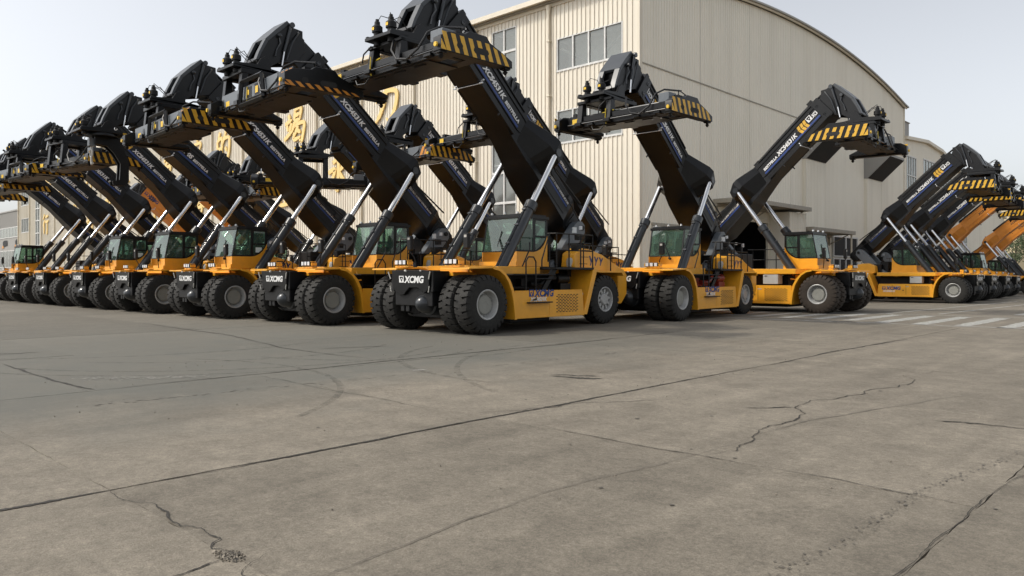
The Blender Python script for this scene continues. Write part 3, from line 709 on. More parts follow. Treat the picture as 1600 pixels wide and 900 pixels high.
# side frame of the second spreader type
b = MB()
fr = [(-.78, -.42), (.78, -.42), (.92, -1.12), (-.92, -1.12)]
for a_, c_ in zip(fr, fr[1:] + fr[:1]):
    b.tube((a_[0], -.95, a_[1]), (c_[0], -.95, c_[1]), .07, n=4)
ME['sideframe'] = b.mesh('side_frame', 'black', .0)
b = MB(); b.bx(-2.7, 2.4, -.865, -.83, -1.06, -.55); ME['sidepanel'] = b.mesh('side_panel', 'grey', .01)
b = MB(); b.bx(-.55, -.2, -.875, -.865, -.95, -.62); b.bx(.05, .4, -.875, -.865, -.95, -.6); ME['paneldoor'] = b.mesh('panel_door', 'satin')
b = MB(); b.bx(.12, .32, -.882, -.875, -.88, -.68); b.bx(-.5, -.38, -.882, -.875, -.85, -.7); ME['panellabel'] = b.mesh('warning_label', 'label')
b = MB()
for k in range(3):
    b.add([(1.75 + k * .28, -.87, -1.05), (1.93 + k * .28, -.87, -1.05), (2.18 + k * .28, -.87, -.60), (2.0 + k * .28, -.87, -.60)], [(0, 1, 2, 3)])
ME['blockstripes'] = b.mesh('hazard_stripes', 'stripeor')
b = MB().bx(1.7, 2.8, -.865, -.80, -1.08, -.56); ME['endblock'] = b.mesh('end_block', 'black', .01)
b = MB().bx(-2.35, -2.05, -.868, -.862, -.98, -.78); ME['whitelabel'] = b.mesh('warning_label', 'label')
# heavy lifting yoke with its hook (one machine)
b = MB()
yk = [(-1.05, -.25), (.75, -.33), (.75, -.6), (.35, -.75), (.62, -1.5), (.62, -2.5), (.45, -2.75), (-.15, -2.75), (-.2, -2.55), (.15, -2.45), (.2, -1.6), (-.1, -1.1), (-.45, -.75), (-1.05, -.7)]
for xs in ((.16, .28), (-.28, -.16)): b.prism(yk, *xs)
b.bx(-.2, .2, -.9, .4, -.7, -.4); ME['yoke'] = b.mesh('hook_yoke', 'black', .012)
b = MB(); b.bx(-.16, .16, -1.28, -.98, -.80, -.40); ME['hookblock'] = b.mesh('hook_block', 'grey', .01)
y_ = -1.13
b = MB(); b.path([(0, y_, -.78), (0, y_, -.95)], .05, 8); b.path([(-.14, y_, -1.3), (-.15, y_, -1.08), (0, y_, -.93), (.15, y_, -1.08), (.14, y_, -1.3), (0, y_, -1.42), (-.14, y_, -1.3)], .045, 8); b.path([(0, y_, -1.38), (0, y_, -1.66), (.07, y_, -1.74), (.16, y_, -1.68)], .06, 8)
ME['hook'] = b.mesh('hook', 'boxgrey')

# lettering
TX = {}
TX['brand_w'] = text_mesh('XCMG', .30, 'white', bold=.012, shear=.2, xs=1.05)
TX['brand_b'] = text_mesh('XCMG', .27, 'blue', bold=.012, shear=.2, xs=1.05)
TX['brand_boom'] = text_mesh('XCMG', .34, 'white', bold=.014, shear=.2)
TX['model'] = text_mesh('XCS4531K', .30, 'white', bold=.012, shear=.25, xs=.98)
TX['model50'] = text_mesh('XCS50S', .30, 'white', bold=.012, shear=.25, xs=.98)
TX['model_old'] = text_mesh('XCS45', .26, 'dark', bold=.008, shear=.25)
TX['brand_old'] = text_mesh('XCMG', .34, 'navy', bold=.014, shear=.2)
TX['model_s'] = text_mesh('XCS4531K', .155, 'white', bold=.006, shear=.2)
TX['best'] = text_mesh('BESTPELLA', .165, 'white', bold=.006, shear=.1, xs=.85)
TX['warn'] = text_mesh('DO NOT STAND UNDER BOOM', .135, 'white', bold=.005, shear=.2, xs=.85)
EM = {'w': emblem_mesh(.22, 'white'), 'b': emblem_mesh(.20, 'blue'), 'boom': emblem_mesh(.25, 'white'), 'old': emblem_mesh(.25, 'navy')}
b = MB(); b.prism([(-7.7, .23), (-4.2, .23), (-4.2, .31), (-7.7, .31)], .461, .466); b.prism([(-7.7, .23), (-4.2, .23), (-4.2, .31), (-7.7, .31)], -.466, -.461)
ME['bluestripe'] = b.mesh('blue_stripe', 'blue')
b = MB()
for sx in (1, -1): b.prism([(-2.4, .0), (-1.0, -.02), (-1.0, .05), (-2.4, .07)], *((.666, .670) if sx > 0 else (-.670, -.666)))
ME['lowstripe'] = b.mesh('blue_stripe', 'blue')
b = MB()
for sx in (1, -1):
    xs = (.461, .467) if sx > 0 else (-.467, -.461)
    for k in range(3):
        e = -6.56 - k * .17
        b.prism([(e, .66), (e - .13, .66), (e - .08, .48), (e + .05, .48)], *xs); b.prism([(e + .05, .46), (e - .08, .46), (e - .13, .28), (e, .28)], *xs)
ME['chevrons'] = b.mesh('hazard_chevrons', 'stripe')

def islands(me, by_x=False):
    bm = bmesh.new(); bm.from_mesh(me); seen = set(); groups = []
    for v in bm.verts:
        if v in seen: continue
        st = [v]; seen.add(v); g = []
        while st:
            q = st.pop(); g.append(q)
            for e in q.link_edges:
                w = e.other_vert(q)
                if w not in seen: seen.add(w); st.append(w)
        groups.append(set(g))
    if by_x:
        d = {}
        for g in groups: d.setdefault(sum(v.co.x for v in g) / len(g) > 0, set()).update(g)
        groups = list(d.values())
    out = []
    for g in groups:
        b2 = bm.copy(); bm.verts.ensure_lookup_table(); b2.verts.ensure_lookup_table(); keep = {v.index for v in g}
        bmesh.ops.delete(b2, geom=[v for v in b2.verts if v.index not in keep], context='VERTS')
        m2_ = bpy.data.meshes.new(me.name); b2.to_mesh(m2_); b2.free(); m2_.materials.append(me.materials[0]); out.append(m2_)
    bm.free(); return out
SPLIT = {}
for k in ('rear_fender', 'pillar', 'side_plate', 'damper', 'damper_rod', 'cyl_lug', 'mirror_arm', 'revlamp', 'pinplate', 'pinlabel', 'lowstripe', 'bluestripe', 'slide_rod', 'hoses', 'motorhose', 'bolts_boom', 'counterweight'): SPLIT[ME[k]] = islands(ME[k], True)
for k in ('tow', 'grab', 'slots_end1', 'slots_end-1', 'paneldoor', 'panellabel', 'boomlights', 'stickers', 'yellowhose', 'spreaderhose', 'chevmark', 'rooflamp', 'rails', 'seams', 'wiper', 'valves', 'axle'): SPLIT[ME[k]] = islands(ME[k])
def obj(name, me, parent=None, mtx=None, m=None, label=None, _o=obj):
    r = None
    for q in SPLIT.get(me, (me,)):
        o = _o(name, q, parent, mtx, m, label); r = r or o
        if name in ('wheel_bolts', 'wheel_clamps', 'wear_pad_bolt', 'hydraulic_hose', 'motor_hose', 'valve_block'): o['kind'] = 'stuff'
    return r

GROUP = 'reach stackers parked in rows in the yard'
def stacker(label, x, y, hd, E=43., slide=0., yaw=0., shift=0., kind='A', boom='black', z=0., dusty=False, model='model', detail=2, tip=0., paper=False, hook=False, redpipe=False, sl=1., drop=.2, stripes=True):
    t = thing('reach_stacker', label, 'reach stacker', (x, y, z), hd, GROUP)
    I = Matrix.Identity(4)
    tm = 'tyre_dusty' if dusty else None
    def wheel(px, py, outer, rear=False):
        m_ = Matrix.Translation((px, py, RT)) @ Matrix.Rotation(random.random() * 6.28, 4, 'X')
        if outer < 0: m_ = Matrix.Translation((px, py, RT)) @ Matrix.Rotation(math.pi, 4, 'Z') @ Matrix.Rotation(random.random() * 6.28, 4, 'X')
        w = obj('wheel', ME['tyre'], t, m_, tm)
        obj('rim', ME['rim'], w)
        if rear: obj('rear_hub', ME['rearhub'], w); obj('wheel_clamps', ME['spokes'], w)
        else: obj('hub', ME['hub'], w); obj('wheel_bolts', ME['bolts'], w)
    for sx in (1, -1):
        wheel(sx * 1.83, 0, sx); wheel(sx * 1.22, 0, -sx); wheel(sx * 1.40, 6.0, sx, True)
    obj('chassis', ME['chassis'], t); obj('axle', ME['axle'], t)
    fp = obj('front_plate', ME['front_plate'], t); obj('grab_handle', ME['grab'], fp); obj('tow_bracket', ME['tow'], fp)
    obj('differential', ME['diff'], t)
    s_ = fx(1.4) - .006
    obj('emblem', EM['w'], fp, face_mtx((-.47, s_, 1.40), (1, 0, 0), (0, -.06, 1)) @ Matrix.Diagonal((.92, .85, 1, 1)))
    obj('brand_lettering', TX['brand_w'], fp, face_mtx((-.23, s_, 1.40), (1, 0, 0), (0, -.06, 1)) @ Matrix.Diagonal((.86, .85, 1, 1)))
    for sx in (1, -1):
        obj('fender', ME['fender%d' % sx], t)
        k = obj('side_skirt', ME['skirt%d' % sx], t); v = obj('vent_slots', ME['slots%d' % sx], k); v['kind'] = 'stuff'
        if sx > 0:
            obj('emblem', EM['b'], k, face_mtx((2.053, 1.72, .99), (0, 1, 0), (0, 0, 1))); obj('brand_lettering', TX['brand_b'], k, face_mtx((2.053, 1.97, .99), (0, 1, 0), (0, 0, 1)))
            obj('model_lettering', TX['model_s'], k, face_mtx((2.053, 1.78, .855), (0, 1, 0), (0, 0, 1))); obj('step', ME['step'], k)
        else:
            obj('emblem', EM['b'], k, face_mtx((-2.053, 4.0, .80), (0, -1, 0), (0, 0, 1))); obj('brand_lettering', TX['brand_b'], k, face_mtx((-2.053, 3.76, .80), (0, -1, 0), (0, 0, 1)))
            obj('model_lettering', TX['model_s'], k, face_mtx((-2.053, 3.95, .66), (0, -1, 0), (0, 0, 1))); obj('sticker', ME['stickers'], k); obj('panel_seam', ME['seams'], k)
        # lights on the fender
        lb = obj('headlight_bracket', ME['lightbar'], t, Matrix.Translation((sx * 1.08, -.35, 1.93)))
        for q in (-1, 0, 1):
            h = obj('headlight', ME['headlight'], t, Matrix.Translation((sx * 1.08 + q * .175, -.35, 1.94))); obj('lens', ME['lens'], h)
        mi = obj('mirror', ME['mirror'], t, Matrix.Translation((sx * 1.22, .05, 2.36))); obj('mirror_badge', ME['mirrorcap'], mi)
    obj('mirror_arm', ME['mirror_arm'], t)
    obj('deck', ME['deck'], t); obj('platform', ME['platform'], t); obj('rear_fender', ME['rear_fender'], t)
    c = obj('counterweight', ME['counterweight'], t); obj('chevron_mark', ME['chevmark'], c)
    obj('engine_cover', ME['engine'], t); obj('intake_pipe', ME['pipe'], t, None, 'redhose' if redpipe else None)
    obj('boom_support', ME['pillar'], t); obj('boom_pivot', ME['pivot'], t); obj('work_lamp', ME['revlamp'], t)
    obj('handrail', ME['rails'], t); eb_ = obj('electrical_box', ME['ebox'], t); obj('box_plate', ME['eplate'], eb_)
    obj('cylinder_lug', ME['cyl_lug'], t); obj('filler_cap', ME['tank'], t); obj('side_lamp', ME['lampr'], t)
    # cab
    cb = obj('cab', ME['cab'], t, Matrix.Translation((0, slide, 0)))
    for nm, k in (('cab_frame', 'cabframe'), ('windshield', 'windshield'), ('side_glass', 'sideglass1'), ('side_glass', 'sideglass-1'), ('door_glass', 'doorglass1'), ('door_glass', 'doorglass-1'), ('rear_glass', 'rearglass'), ('seat', 'seat'), ('steering_column', 'dash'), ('wiper', 'wiper'), ('roof_lamp', 'rooflamp')):
        obj(nm, ME[k], cb)
    if paper: obj('notice_sheet', ME['paper'], cb)
    # boom
    Er = R(E); P = Vector((0, 5.9, 3.2))
    mB = Matrix.Translation(P) @ Matrix.Rotation(-Er, 4, 'X')
    bm_ = None if boom == 'black' else boom
    bo = obj('boom', ME['boom'], t, mB, bm_)
    obj('boom_collar', ME['collar'], bo); obj('wear_pad_bolt', ME['bolts_boom'], bo)
    obj('boom_lamp', ME['boomlights'], bo); obj('side_plate', ME['side_plate'], bo, None, bm_)
    obj('hydraulic_hose', ME['hoses'], t, mB)
    tl = obj('telescope_cylinder', ME['telescope'], t, mB)
    obj('inner_boom', ME['innerboom'], t, mB @ Matrix.Translation((0, -tip, 0)))
    if boom == 'black':
        obj('blue_stripe', ME['bluestripe'], bo); obj('blue_stripe', ME['lowstripe'], bo); obj('hazard_chevrons', ME['chevrons'], bo)
        w1 = width(TX[model]); w2 = width(TX['best']); l1 = 1.22 if model == 'model' else .95; l2 = .84
        k1 = Matrix.Diagonal((l1 / w1, .86, 1, 1)); k2 = Matrix.Diagonal((l2 / w2, 1, 1, 1))
        obj('model_lettering', TX[model], bo, face_mtx((.466, -6.38, .37), (0, 1, 0), (0, 0, 1)) @ k1)
        obj('slogan_lettering', TX['best'], bo, face_mtx((.466, -6.38 + l1 + .06, .37), (0, 1, 0), (0, 0, 1)) @ k2)
        obj('model_lettering', TX[model], bo, face_mtx((-.466, -6.38 + l1, .37), (0, -1, 0), (0, 0, 1)) @ k1)
        obj('slogan_lettering', TX['best'], bo, face_mtx((-.466, -6.38 + l1 + .06 + l2, .37), (0, -1, 0), (0, 0, 1)) @ k2)
        wb = width(TX['brand_boom'])
        obj('emblem', EM['boom'], bo, face_mtx((.467, -7.80, .40), (0, 1, 0), (0, 0, 1))); obj('brand_lettering', TX['brand_boom'], bo, face_mtx((.467, -7.52, .40), (0, 1, 0), (0, 0, 1)) @ Matrix.Diagonal((.46 / wb, .72, 1, 1)))
        obj('brand_lettering', TX['brand_boom'], bo, face_mtx((-.467, -7.34, .40), (0, -1, 0), (0, 0, 1)) @ Matrix.Diagonal((.46 / wb, .72, 1, 1))); obj('emblem', EM['boom'], bo, face_mtx((-.467, -7.06, .40), (0, -1, 0), (0, 0, 1)))
        ww = width(TX['warn'])
        obj('warning_lettering', TX['warn'], bo, face_mtx((.671, -2.4, .11), (0, 1, -.01), (0, .01, 1)) @ Matrix.Diagonal((1.4 / ww, 1, 1, 1)))
        obj('warning_lettering', TX['warn'], bo, face_mtx((-.671, -1.0, .09), (0, -1, 0), (0, 0, 1)) @ Matrix.Diagonal((1.4 / ww, 1, 1, 1)))
    else:
        obj('brand_lettering', TX['brand_old'], bo, face_mtx((.467, -7.2, .36), (0, 1, 0), (0, 0, 1))); obj('emblem', EM['old'], bo, face_mtx((.467, -7.5, .36), (0, 1, 0), (0, 0, 1)))
        obj('model_lettering', TX['model_old'], bo, face_mtx((-.467, -5.6, .36), (0, -1, 0), (0, 0, 1))); obj('hazard_chevrons', ME['chevrons'], bo, None, 'dark')
    # head
    def bp(e, n): return P + Vector((0, -e * math.cos(Er) + n * math.sin(Er), e * math.sin(Er) + n * math.cos(Er)))
    pk = bp(8.92 + tip, .80)
    hd_ = obj('boom_head', ME['head'], t, Matrix.Translation(pk) @ Matrix.Rotation(R(43 - E) * .6, 4, 'X'))
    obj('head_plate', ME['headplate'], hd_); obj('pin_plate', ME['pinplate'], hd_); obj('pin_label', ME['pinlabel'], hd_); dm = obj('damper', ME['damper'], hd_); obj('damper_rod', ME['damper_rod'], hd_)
    # lift cylinders
    for sx in (1, -1):
        B = Vector((sx * 1.25, 1.15, 1.45)); T = bp(2.88, .46) + Vector((sx * 1.10, 0, 0)); d = T - B
        q = d.to_track_quat('Z', 'Y').to_matrix().to_4x4()
        cy = obj('lift_cylinder', ME['barrel'], t, Matrix.Translation(B) @ q)
        obj('piston_rod', ME['rod'], cy, Matrix.Diagonal((1, 1, d.length / 4.9, 1))); obj('cylinder_eye', ME['cyleye'], cy, Matrix.Translation((0, 0, d.length)))
    # spreader
    pin = pk + Matrix.Rotation(R(43 - E) * .6, 3, 'X') @ Vector((0, -.88, -1.5))
    S0 = Matrix.Translation(pin); S = S0 @ Matrix.Translation((0, -.1, 0)) @ Matrix.Rotation(R(yaw), 4, 'Z') @ Matrix.Translation((0, .1, 0))
    if kind == 'N': return t
    ro = obj('rotator_frame', ME['rotator'], t, S0)
    for sx in (1, -1):
        mo = obj('slew_motor', ME['motor'], t, S0 @ Matrix.Translation((sx * .30, -.85, 0))); obj('motor_label', ME['motorlabel'], mo)
    obj('motor_hose', ME['motorhose'], ro)
    if kind == 'H':
        SY = S0 @ Matrix.Translation((0, .42, -.25)) @ Matrix.Scale(.8, 4); obj('hook_yoke', ME['yoke'], t, SY); obj('hook_block', ME['hookblock'], t, SY); obj('hook', ME['hook'], t, SY)
        return t
    obj('trestle', ME['trestle'], t, S @ Matrix.Translation((0, 0, -.385)) @ Matrix.Diagonal((1, 1, (.675 + drop) / .675, 1)) @ Matrix.Translation((0, 0, .385)))
    SS = S @ Matrix.Translation((shift, 0, -drop)) @ Matrix.Diagonal((sl, 1, 1, 1))
    be = obj('spreader_beam', ME['beam'], t, SS); obj('slide_rod', ME['slide_rod'], be); obj('valve_block', ME['valves'], be)
    obj('spreader_hose', ME['spreaderhose'], be); obj('signal_hose', ME['yellowhose'], be); obj('warning_label', ME['whitelabel'], be)
    if kind == 'A': obj('junction_box', ME['jbox'], be)
    else:
        sp_ = obj('side_panel', ME['sidepanel'], t, SS); obj('panel_door', ME['paneldoor'], sp_); obj('warning_label', ME['panellabel'], sp_)
        obj('side_frame', ME['sideframe'], t, SS); e_ = obj('end_block', ME['endblock'], t, SS); obj('hazard_stripes', ME['blockstripes'], e_)
    for sx in (1, -1):
        e_ = obj('end_beam', ME['endbeam%d' % sx], t, SS)
        if stripes: obj('hazard_stripes', ME['stripes%d' % sx], e_)
        else: obj('hazard_stripes', ME['stripes%d' % sx], e_, Matrix.Translation((0, 0, -1.16)) @ Matrix.Diagonal((1, 1, .3, 1)) @ Matrix.Translation((0, 0, 1.16)), 'stripeor')
        obj('lifting_slot', ME['slots_end%d' % sx], e_); obj('marker_lamp', ME['marker'], e_, Matrix.Translation((sx * 2.9, -1.25, -1.02)) @ Matrix.Rotation(R(-90), 4, 'Z'))
        for sy in (1, -1): obj('twistlock', ME['twistlock'], e_, Matrix.Translation((sx * 2.88, sy * 1.1, 0)))
    return t

def gz(y): return -.0055 * max(0, min(y, 140) - 34)
H90 = math.pi / 2
# front row
FR = 'reach stacker of the front row, '
stacker('largest reach stacker, front row at centre, its boom head cut by the photo top', -16.7, 14.37, .016, 42.4, 2.1, -2, -.07, sl=.96, drop=.1)
stacker('reach stacker directly left of the largest one, cab set back, grey spreader panel', -22.95, 13.7, 0, 40.63, 2.1, -4, 1.75, 'B', sl=.9, tip=.48, drop=.5, stripes=False)
stacker('reach stacker second to the left of the largest one, cab forward', -28.72, 13.25, 0, 40.43, 0, -3, 1.1, 'B', paper=True, tip=.22, drop=.5)
stacker('reach stacker with XCS50S lettered on its boom, a hook hanging from its head', -34.4, 13.0, 0, 37.4, 0, 0, 0, 'H', model='model50', tip=.23)
stacker('front-row reach stacker just left of the one with the hook, cab forward', -39.85, 12.9, 0, 41.63, 0, 8, .9, 'A', paper=True, tip=.0, drop=.55)
stacker('front-row reach stacker fourth from the left edge, cab set far back', -45.5, 12.8, 0, 40.0, 2.6, 4, .9, 'B', tip=.18, drop=.5)
stacker('front-row reach stacker third from the left edge, broad striped end beam', -50.9, 12.8, 0, 40.1, 3.5, 6, .1, 'A', tip=-.05, drop=.6)
stacker('reach stacker whose green-glazed cab stands at the left edge of the photo', -56.6, 12.9, 0, 39.55, -.1, 4, .3, 'B', tip=-.3, drop=.5)
# second row, behind
SR = 'reach stacker of the second row, '
stacker('reach stacker in front of the corner of the big hall, red pipe behind its step', -16.1, 23.3, .035, 39.1, 1.85, -3, .95, sl=.80, redpipe=True, tip=.24, drop=.2)
stacker('reach stacker right behind the largest one, boom showing beside its boom', -22.3, 23.5, 0, 41, 2, -3, -.25, tip=.35, sl=.84)
stacker('second-row reach stacker with its head under the rightmost upper gold character', -28.8, 23.5, 0, 40.4, 2, -3, 1.5, 'B', tip=.26, drop=.5)
stacker('second-row reach stacker with its spreader turned end-on below the gold characters', -35.0, 23.4, 0, 39.3, 2, 60, 0, tip=.4, drop=.9)
stacker('second-row reach stacker showing little but spreader and motors', -41.6, 23.5, 0, 34, 2, -3, 1.3, 'B', tip=.4, drop=.5)
stacker('second-row reach stacker whose head shows above the XCS50S boom', -48.2, 23.4, 0, 39.3, 2, -3, 1.2, 'B', tip=.4, drop=.5)
stacker('orange-boomed reach stacker behind the row, the left one', -63.5, 23.5, 0, 38.0, 2, 0, 0, 'N', 'orange', tip=-.6)
stacker('orange-boomed reach stacker behind the row, the right one', -54.5, 23.5, 0, 39.0, 2, 0, 0, 'N', 'orange', tip=-.6)
# right row, facing right
RR = 'reach stacker facing right, '
stacker('reach stacker on brown dusty tyres, facing right before the hall doors', -12.65, 33.75, H90, 43, 0, 3, 0, dusty=True)
stacker('nearest reach stacker of the right-hand line, full yellow side showing', -12.3, 53.2, H90, 42.3, 1.85, 3, -.75, z=gz(53), drop=.5)
stacker('second reach stacker of the right-hand line, black lettered boom', -12.9, 60.0, H90, 40.9, 1.85, 3, -.6, z=gz(60), drop=.45)
stacker('third reach stacker of the right-hand line, black boom beside the orange one', -13.6, 68.0, H90, 42, 0, 3, -.6, z=gz(68))
stacker('orange-boomed reach stacker beside the three black booms of the right-hand line', -14.6, 77.5, H90, 40.5, 1.85, 3, -.6, 'B', 'orange', z=gz(77))
stacker('nearer of two orange-boomed reach stackers at the right edge', -15.0, 92.5, H90, 40, 1.85, 3, -.6, 'B', 'orange', z=gz(98))
stacker('farther of two orange-boomed reach stackers at the right edge', -15.8, 101.0, H90, 40, 1.85, 3, -.6, 'B', 'orange', z=gz(109))

# ------------------------------------------------------------------ ground
b = MB()
ys = [-60, 26.25, 26.252, 34, 60, 90, 140, 400, 1500]; xs_ = [-1500, -300, -100, -25, 30, 200, 1500]
zs = [-.035, -.035, 0, 0] + [gz(y) for y in ys[4:]]
b.add([(x, y, z) for y, z in zip(ys, zs) for x in xs_], [(j * 7 + i, j * 7 + i + 1, (j + 1) * 7 + i + 1, (j + 1) * 7 + i) for j in range(8) for i in range(6)])
b.add([(-1500, -1500, -.035), (1500, -1500, -.035), (1500, -60, -.035), (-1500, -60, -.035)], [(0, 1, 2, 3)])
ground = struct('ground', b.mesh('ground', 'ground', recalc=False))
# individual cast slabs with uneven joints
def slab(x0, x1, y0, y1, gx0, gx1, gy0, gy1):
    def edge(p, q, k, amp):
        p = Vector(p); q = Vector(q); d = (q - p); nrm = Vector((-d.y, d.x)).normalized(); o = []
        for i in range(k):
            o.append(p + d * (i / k) + nrm * (0 if i == 0 else random.uniform(-amp, amp)))
        return o
    a = .009
    c = [(x0 + gx0, y0 + gy0), (x1 - gx1, y0 + gy0), (x1 - gx1, y1 - gy1), (x0 + gx0, y1 - gy1)]
    kx = int((x1 - x0) / .16); ky = int((y1 - y0) / .16)
    if x1 < -17 or y0 > 12: kx //= 3; ky //= 3
    pts = edge(c[0], c[1], kx, a) + edge(c[1], c[2], ky, a) + edge(c[2], c[3], kx, a) + edge(c[3], c[0], ky, a)
    n = len(pts); z = random.uniform(-.004, .0)
    mb = MB(); mb.add([(p.x, p.y, z) for p in pts] + [(p.x, p.y, -.034) for p in pts], [tuple(range(n))] + [(i, n + i, n + (i + 1) % n, (i + 1) % n) for i in range(n)])
    me = mb.mesh('concrete_slab', 'slab', ang=30)
    obj('concrete_slab', me, ground)
cols = [-65.5, -60.1, -54.7, -49.3, -43.9, -38.5, -33.1, -27.7, -22.3, -16.9, -11.5, -6.1, -1.3, 4.1, 9.5]
for i in range(len(cols) - 1):
    rows = [-6, -2, 2.05, 6.05, 10.1, 14.1, 18.1, 22.1, 26.25] if cols[i] > -12 else [-6, -1.4, 3.6, 8.65, 13.7, 18.7, 26.25] if cols[i] > -20 else [-6, 0, 5, 10, 14.7, 19.5, 26.25]
    for j in range(len(rows) - 1):
        gap = lambda: .005
        wide = lambda x: {-6.1: .012, -11.5: .010, -1.3: .004}.get(x, .006)
        slab(cols[i], cols[i + 1], rows[j], rows[j + 1], wide(cols[i]), wide(cols[i + 1]), .002, .002)

def strip(name, pts, w, m, z=.004, jit=.03, sub=6, taper=True, kind='stuff', lev=4):
    ln = [Vector(p) for p in pts]
    for q in range(lev):        # midpoint displacement
        o = []
        for a, c in zip(ln, ln[1:]):
            d = c - a; nr = Vector((-d.y, d.x)); o += [a, (a + c) / 2 + nr * random.uniform(-.16, .16) * min(1, jit * 30)]
        ln = o + [ln[-1]]
    vs = []; n = len(ln); ww = w
    for i, p in enumerate(ln):
        d = (ln[min(i + 1, n - 1)] - ln[max(i - 1, 0)]).normalized(); nr = Vector((-d.y, d.x)); t = min(1, min(i, n - 1 - i) / (n * .2) + .15) if taper else 1
        ww = min(w * 1.5, max(w * .2, ww * random.uniform(.7, 1.42)))
        vs += [(*(p + nr * ww * t * random.uniform(.5, 1.1)), z), (*(p - nr * ww * t * random.uniform(.5, 1.1)), z)]
    mb = MB(); mb.add(vs, [(2 * i, 2 * i + 1, 2 * i + 3, 2 * i + 2) for i in range(n - 1)])
    o = struct(name, mb.mesh(name, m), None, kind); return o
strip('crack', [(-6.1, 2.2), (-6.08, 4.0), (-6.1, 6.0), (-6.09, 8), (-6.1, 10), (-6.11, 12.5)], .016, 'crack', jit=.004, lev=6)
strip('crack', [(-6.11, 12.5), (-6.08, 15), (-6.1, 18), (-5.95, 21)], .022, 'crack', jit=.006, lev=5)
strip('crack', [(-6.12, 1.0), (-6.1, 1.5), (-6.08, 2.05)], .02, 'crack', jit=.006, lev=5)
strip('crack', [(-11.5, 3.6), (-11.52, 6), (-11.5, 9), (-11.48, 12), (-11.5, 17), (-11.45, 22)], .018, 'crack', jit=.006, lev=5)
strip('crack', [(-16.2, 3.6), (-14.0, 3.58), (-12.2, 3.62), (-11.6, 3.7)], .020, 'crack', jit=.006, lev=5)
strip('crack', [(-27, 10), (-20, 9.6), (-15.5, 8.7), (-11.8, 8.7)], .016, 'crack', jit=.006, lev=5)
strip('crack', [(-1.28, 3.0), (-1.32, 4.4), (-1.3, 5.6), (-1.28, 7.0), (-1.0, 8.2)], .003, 'crack', jit=.006, lev=6)
strip('crack', [(-5.5, 6.1), (-3.4, 6.06), (-2.3, 6.1), (-1.4, 6.05)], .006, 'crack', jit=.006, lev=6)
strip('crack', [(-11.3, 6.0), (-9.0, 5.95), (-6.7, 5.9)], .004, 'crack', jit=.006, lev=5)
# the lip where one slab stands up a little
strip('crack', [(-6.08, 2.05), (-5.75, 2.02), (-5.3, 2.12), (-4.9, 2.06), (-4.5, 2.14), (-4.35, 2.02), (-4.2, 2.1)], .0065, 'crack', jit=.03)
strip('crack', [(-4.12, 1.3), (-4.1, 1.7), (-4.15, 2.0)], .006, 'crack'); strip('crack', [(-4.05, 2.2), (-3.85, 1.95), (-3.7, 2.0), (-3.5, 1.8)], .005, 'crack')
strip('crack', [(-3.42, 6.1), (-3.4, 6.8), (-3.6, 7.6), (-3.55, 8.3), (-3.9, 9.1), (-3.75, 10.3), (-3.5, 12.2), (-3.7, 14.2)], .007, 'crack', jit=.03)
strip('crack', [(-3.85, 9.1), (-4.3, 8.6)], .014, 'crack'); strip('crack', [(-2.45, 9.3), (-2.1, 9.4), (-1.5, 9.5)], .02, 'crack')
strip('crack', [(-14.5, 9.1), (-14.2, 9.9), (-13.8, 10.7)], .022, 'crack'); strip('crack', [(-18.4, 3.9), (-18.0, 4.7)], .03, 'crack'); strip('crack', [(-6.6, 6.0), (-6.0, 7.4), (-5.3, 8.5)], .006, 'crack')
strip('crack', [(-7.9, 9.15), (-7.5, 9.3), (-7.15, 9.55)], .05, 'crack', jit=.05); strip('crack', [(-8.0, 9.3), (-7.6, 9.5), (-7.3, 9.7)], .03, 'crack', jit=.05)
def smudges(name, pts, n, w, m, r0, r1):
    mb = MB(); P_ = [Vector(p) for p in pts]
    for k in range(n):
        t = random.random() * (len(P_) - 1); i = int(t); p = P_[i].lerp(P_[i + 1], t - i); d = (P_[i + 1] - P_[i]).normalized(); p = p + Vector((random.gauss(0, w), random.gauss(0, w)))
        r_ = random.uniform(r0, r1); q = 8; ca, sa = d.x, d.y; st = random.uniform(1, 3.5)
        ps = [(r_ * st * math.cos(6.283 * j / q) * random.uniform(.6, 1.1), r_ * math.sin(6.283 * j / q) * random.uniform(.6, 1.1)) for j in range(q)]
        mb.add([(p.x + a * ca - c * sa, p.y + a * sa + c * ca, .0035 + k * 2e-6) for a, c in ps], [tuple(range(q))])
    struct(name, mb.mesh(name, m), None, 'stuff')
smudges('wheel_track', [(-1.85, 3.4), (-1.72, 4.8), (-1.7, 6.2), (-1.5, 7.6), (-1.35, 8.6)], 260, .035, 'oil', .003, .008)
strip('hairline_crack', [(-3.5, 1.6), (-3.7, 4.0), (-3.5, 6.1), (-3.4, 8.5), (-2.8, 11), (-2.2, 13)], .005, 'oil', jit=.006, lev=5)
smudges('wheel_track', [(-10.2, 3.2), (-9.9, 6.2), (-9.5, 10), (-9.2, 14)], 160, .05, 'oil', .006, .02)
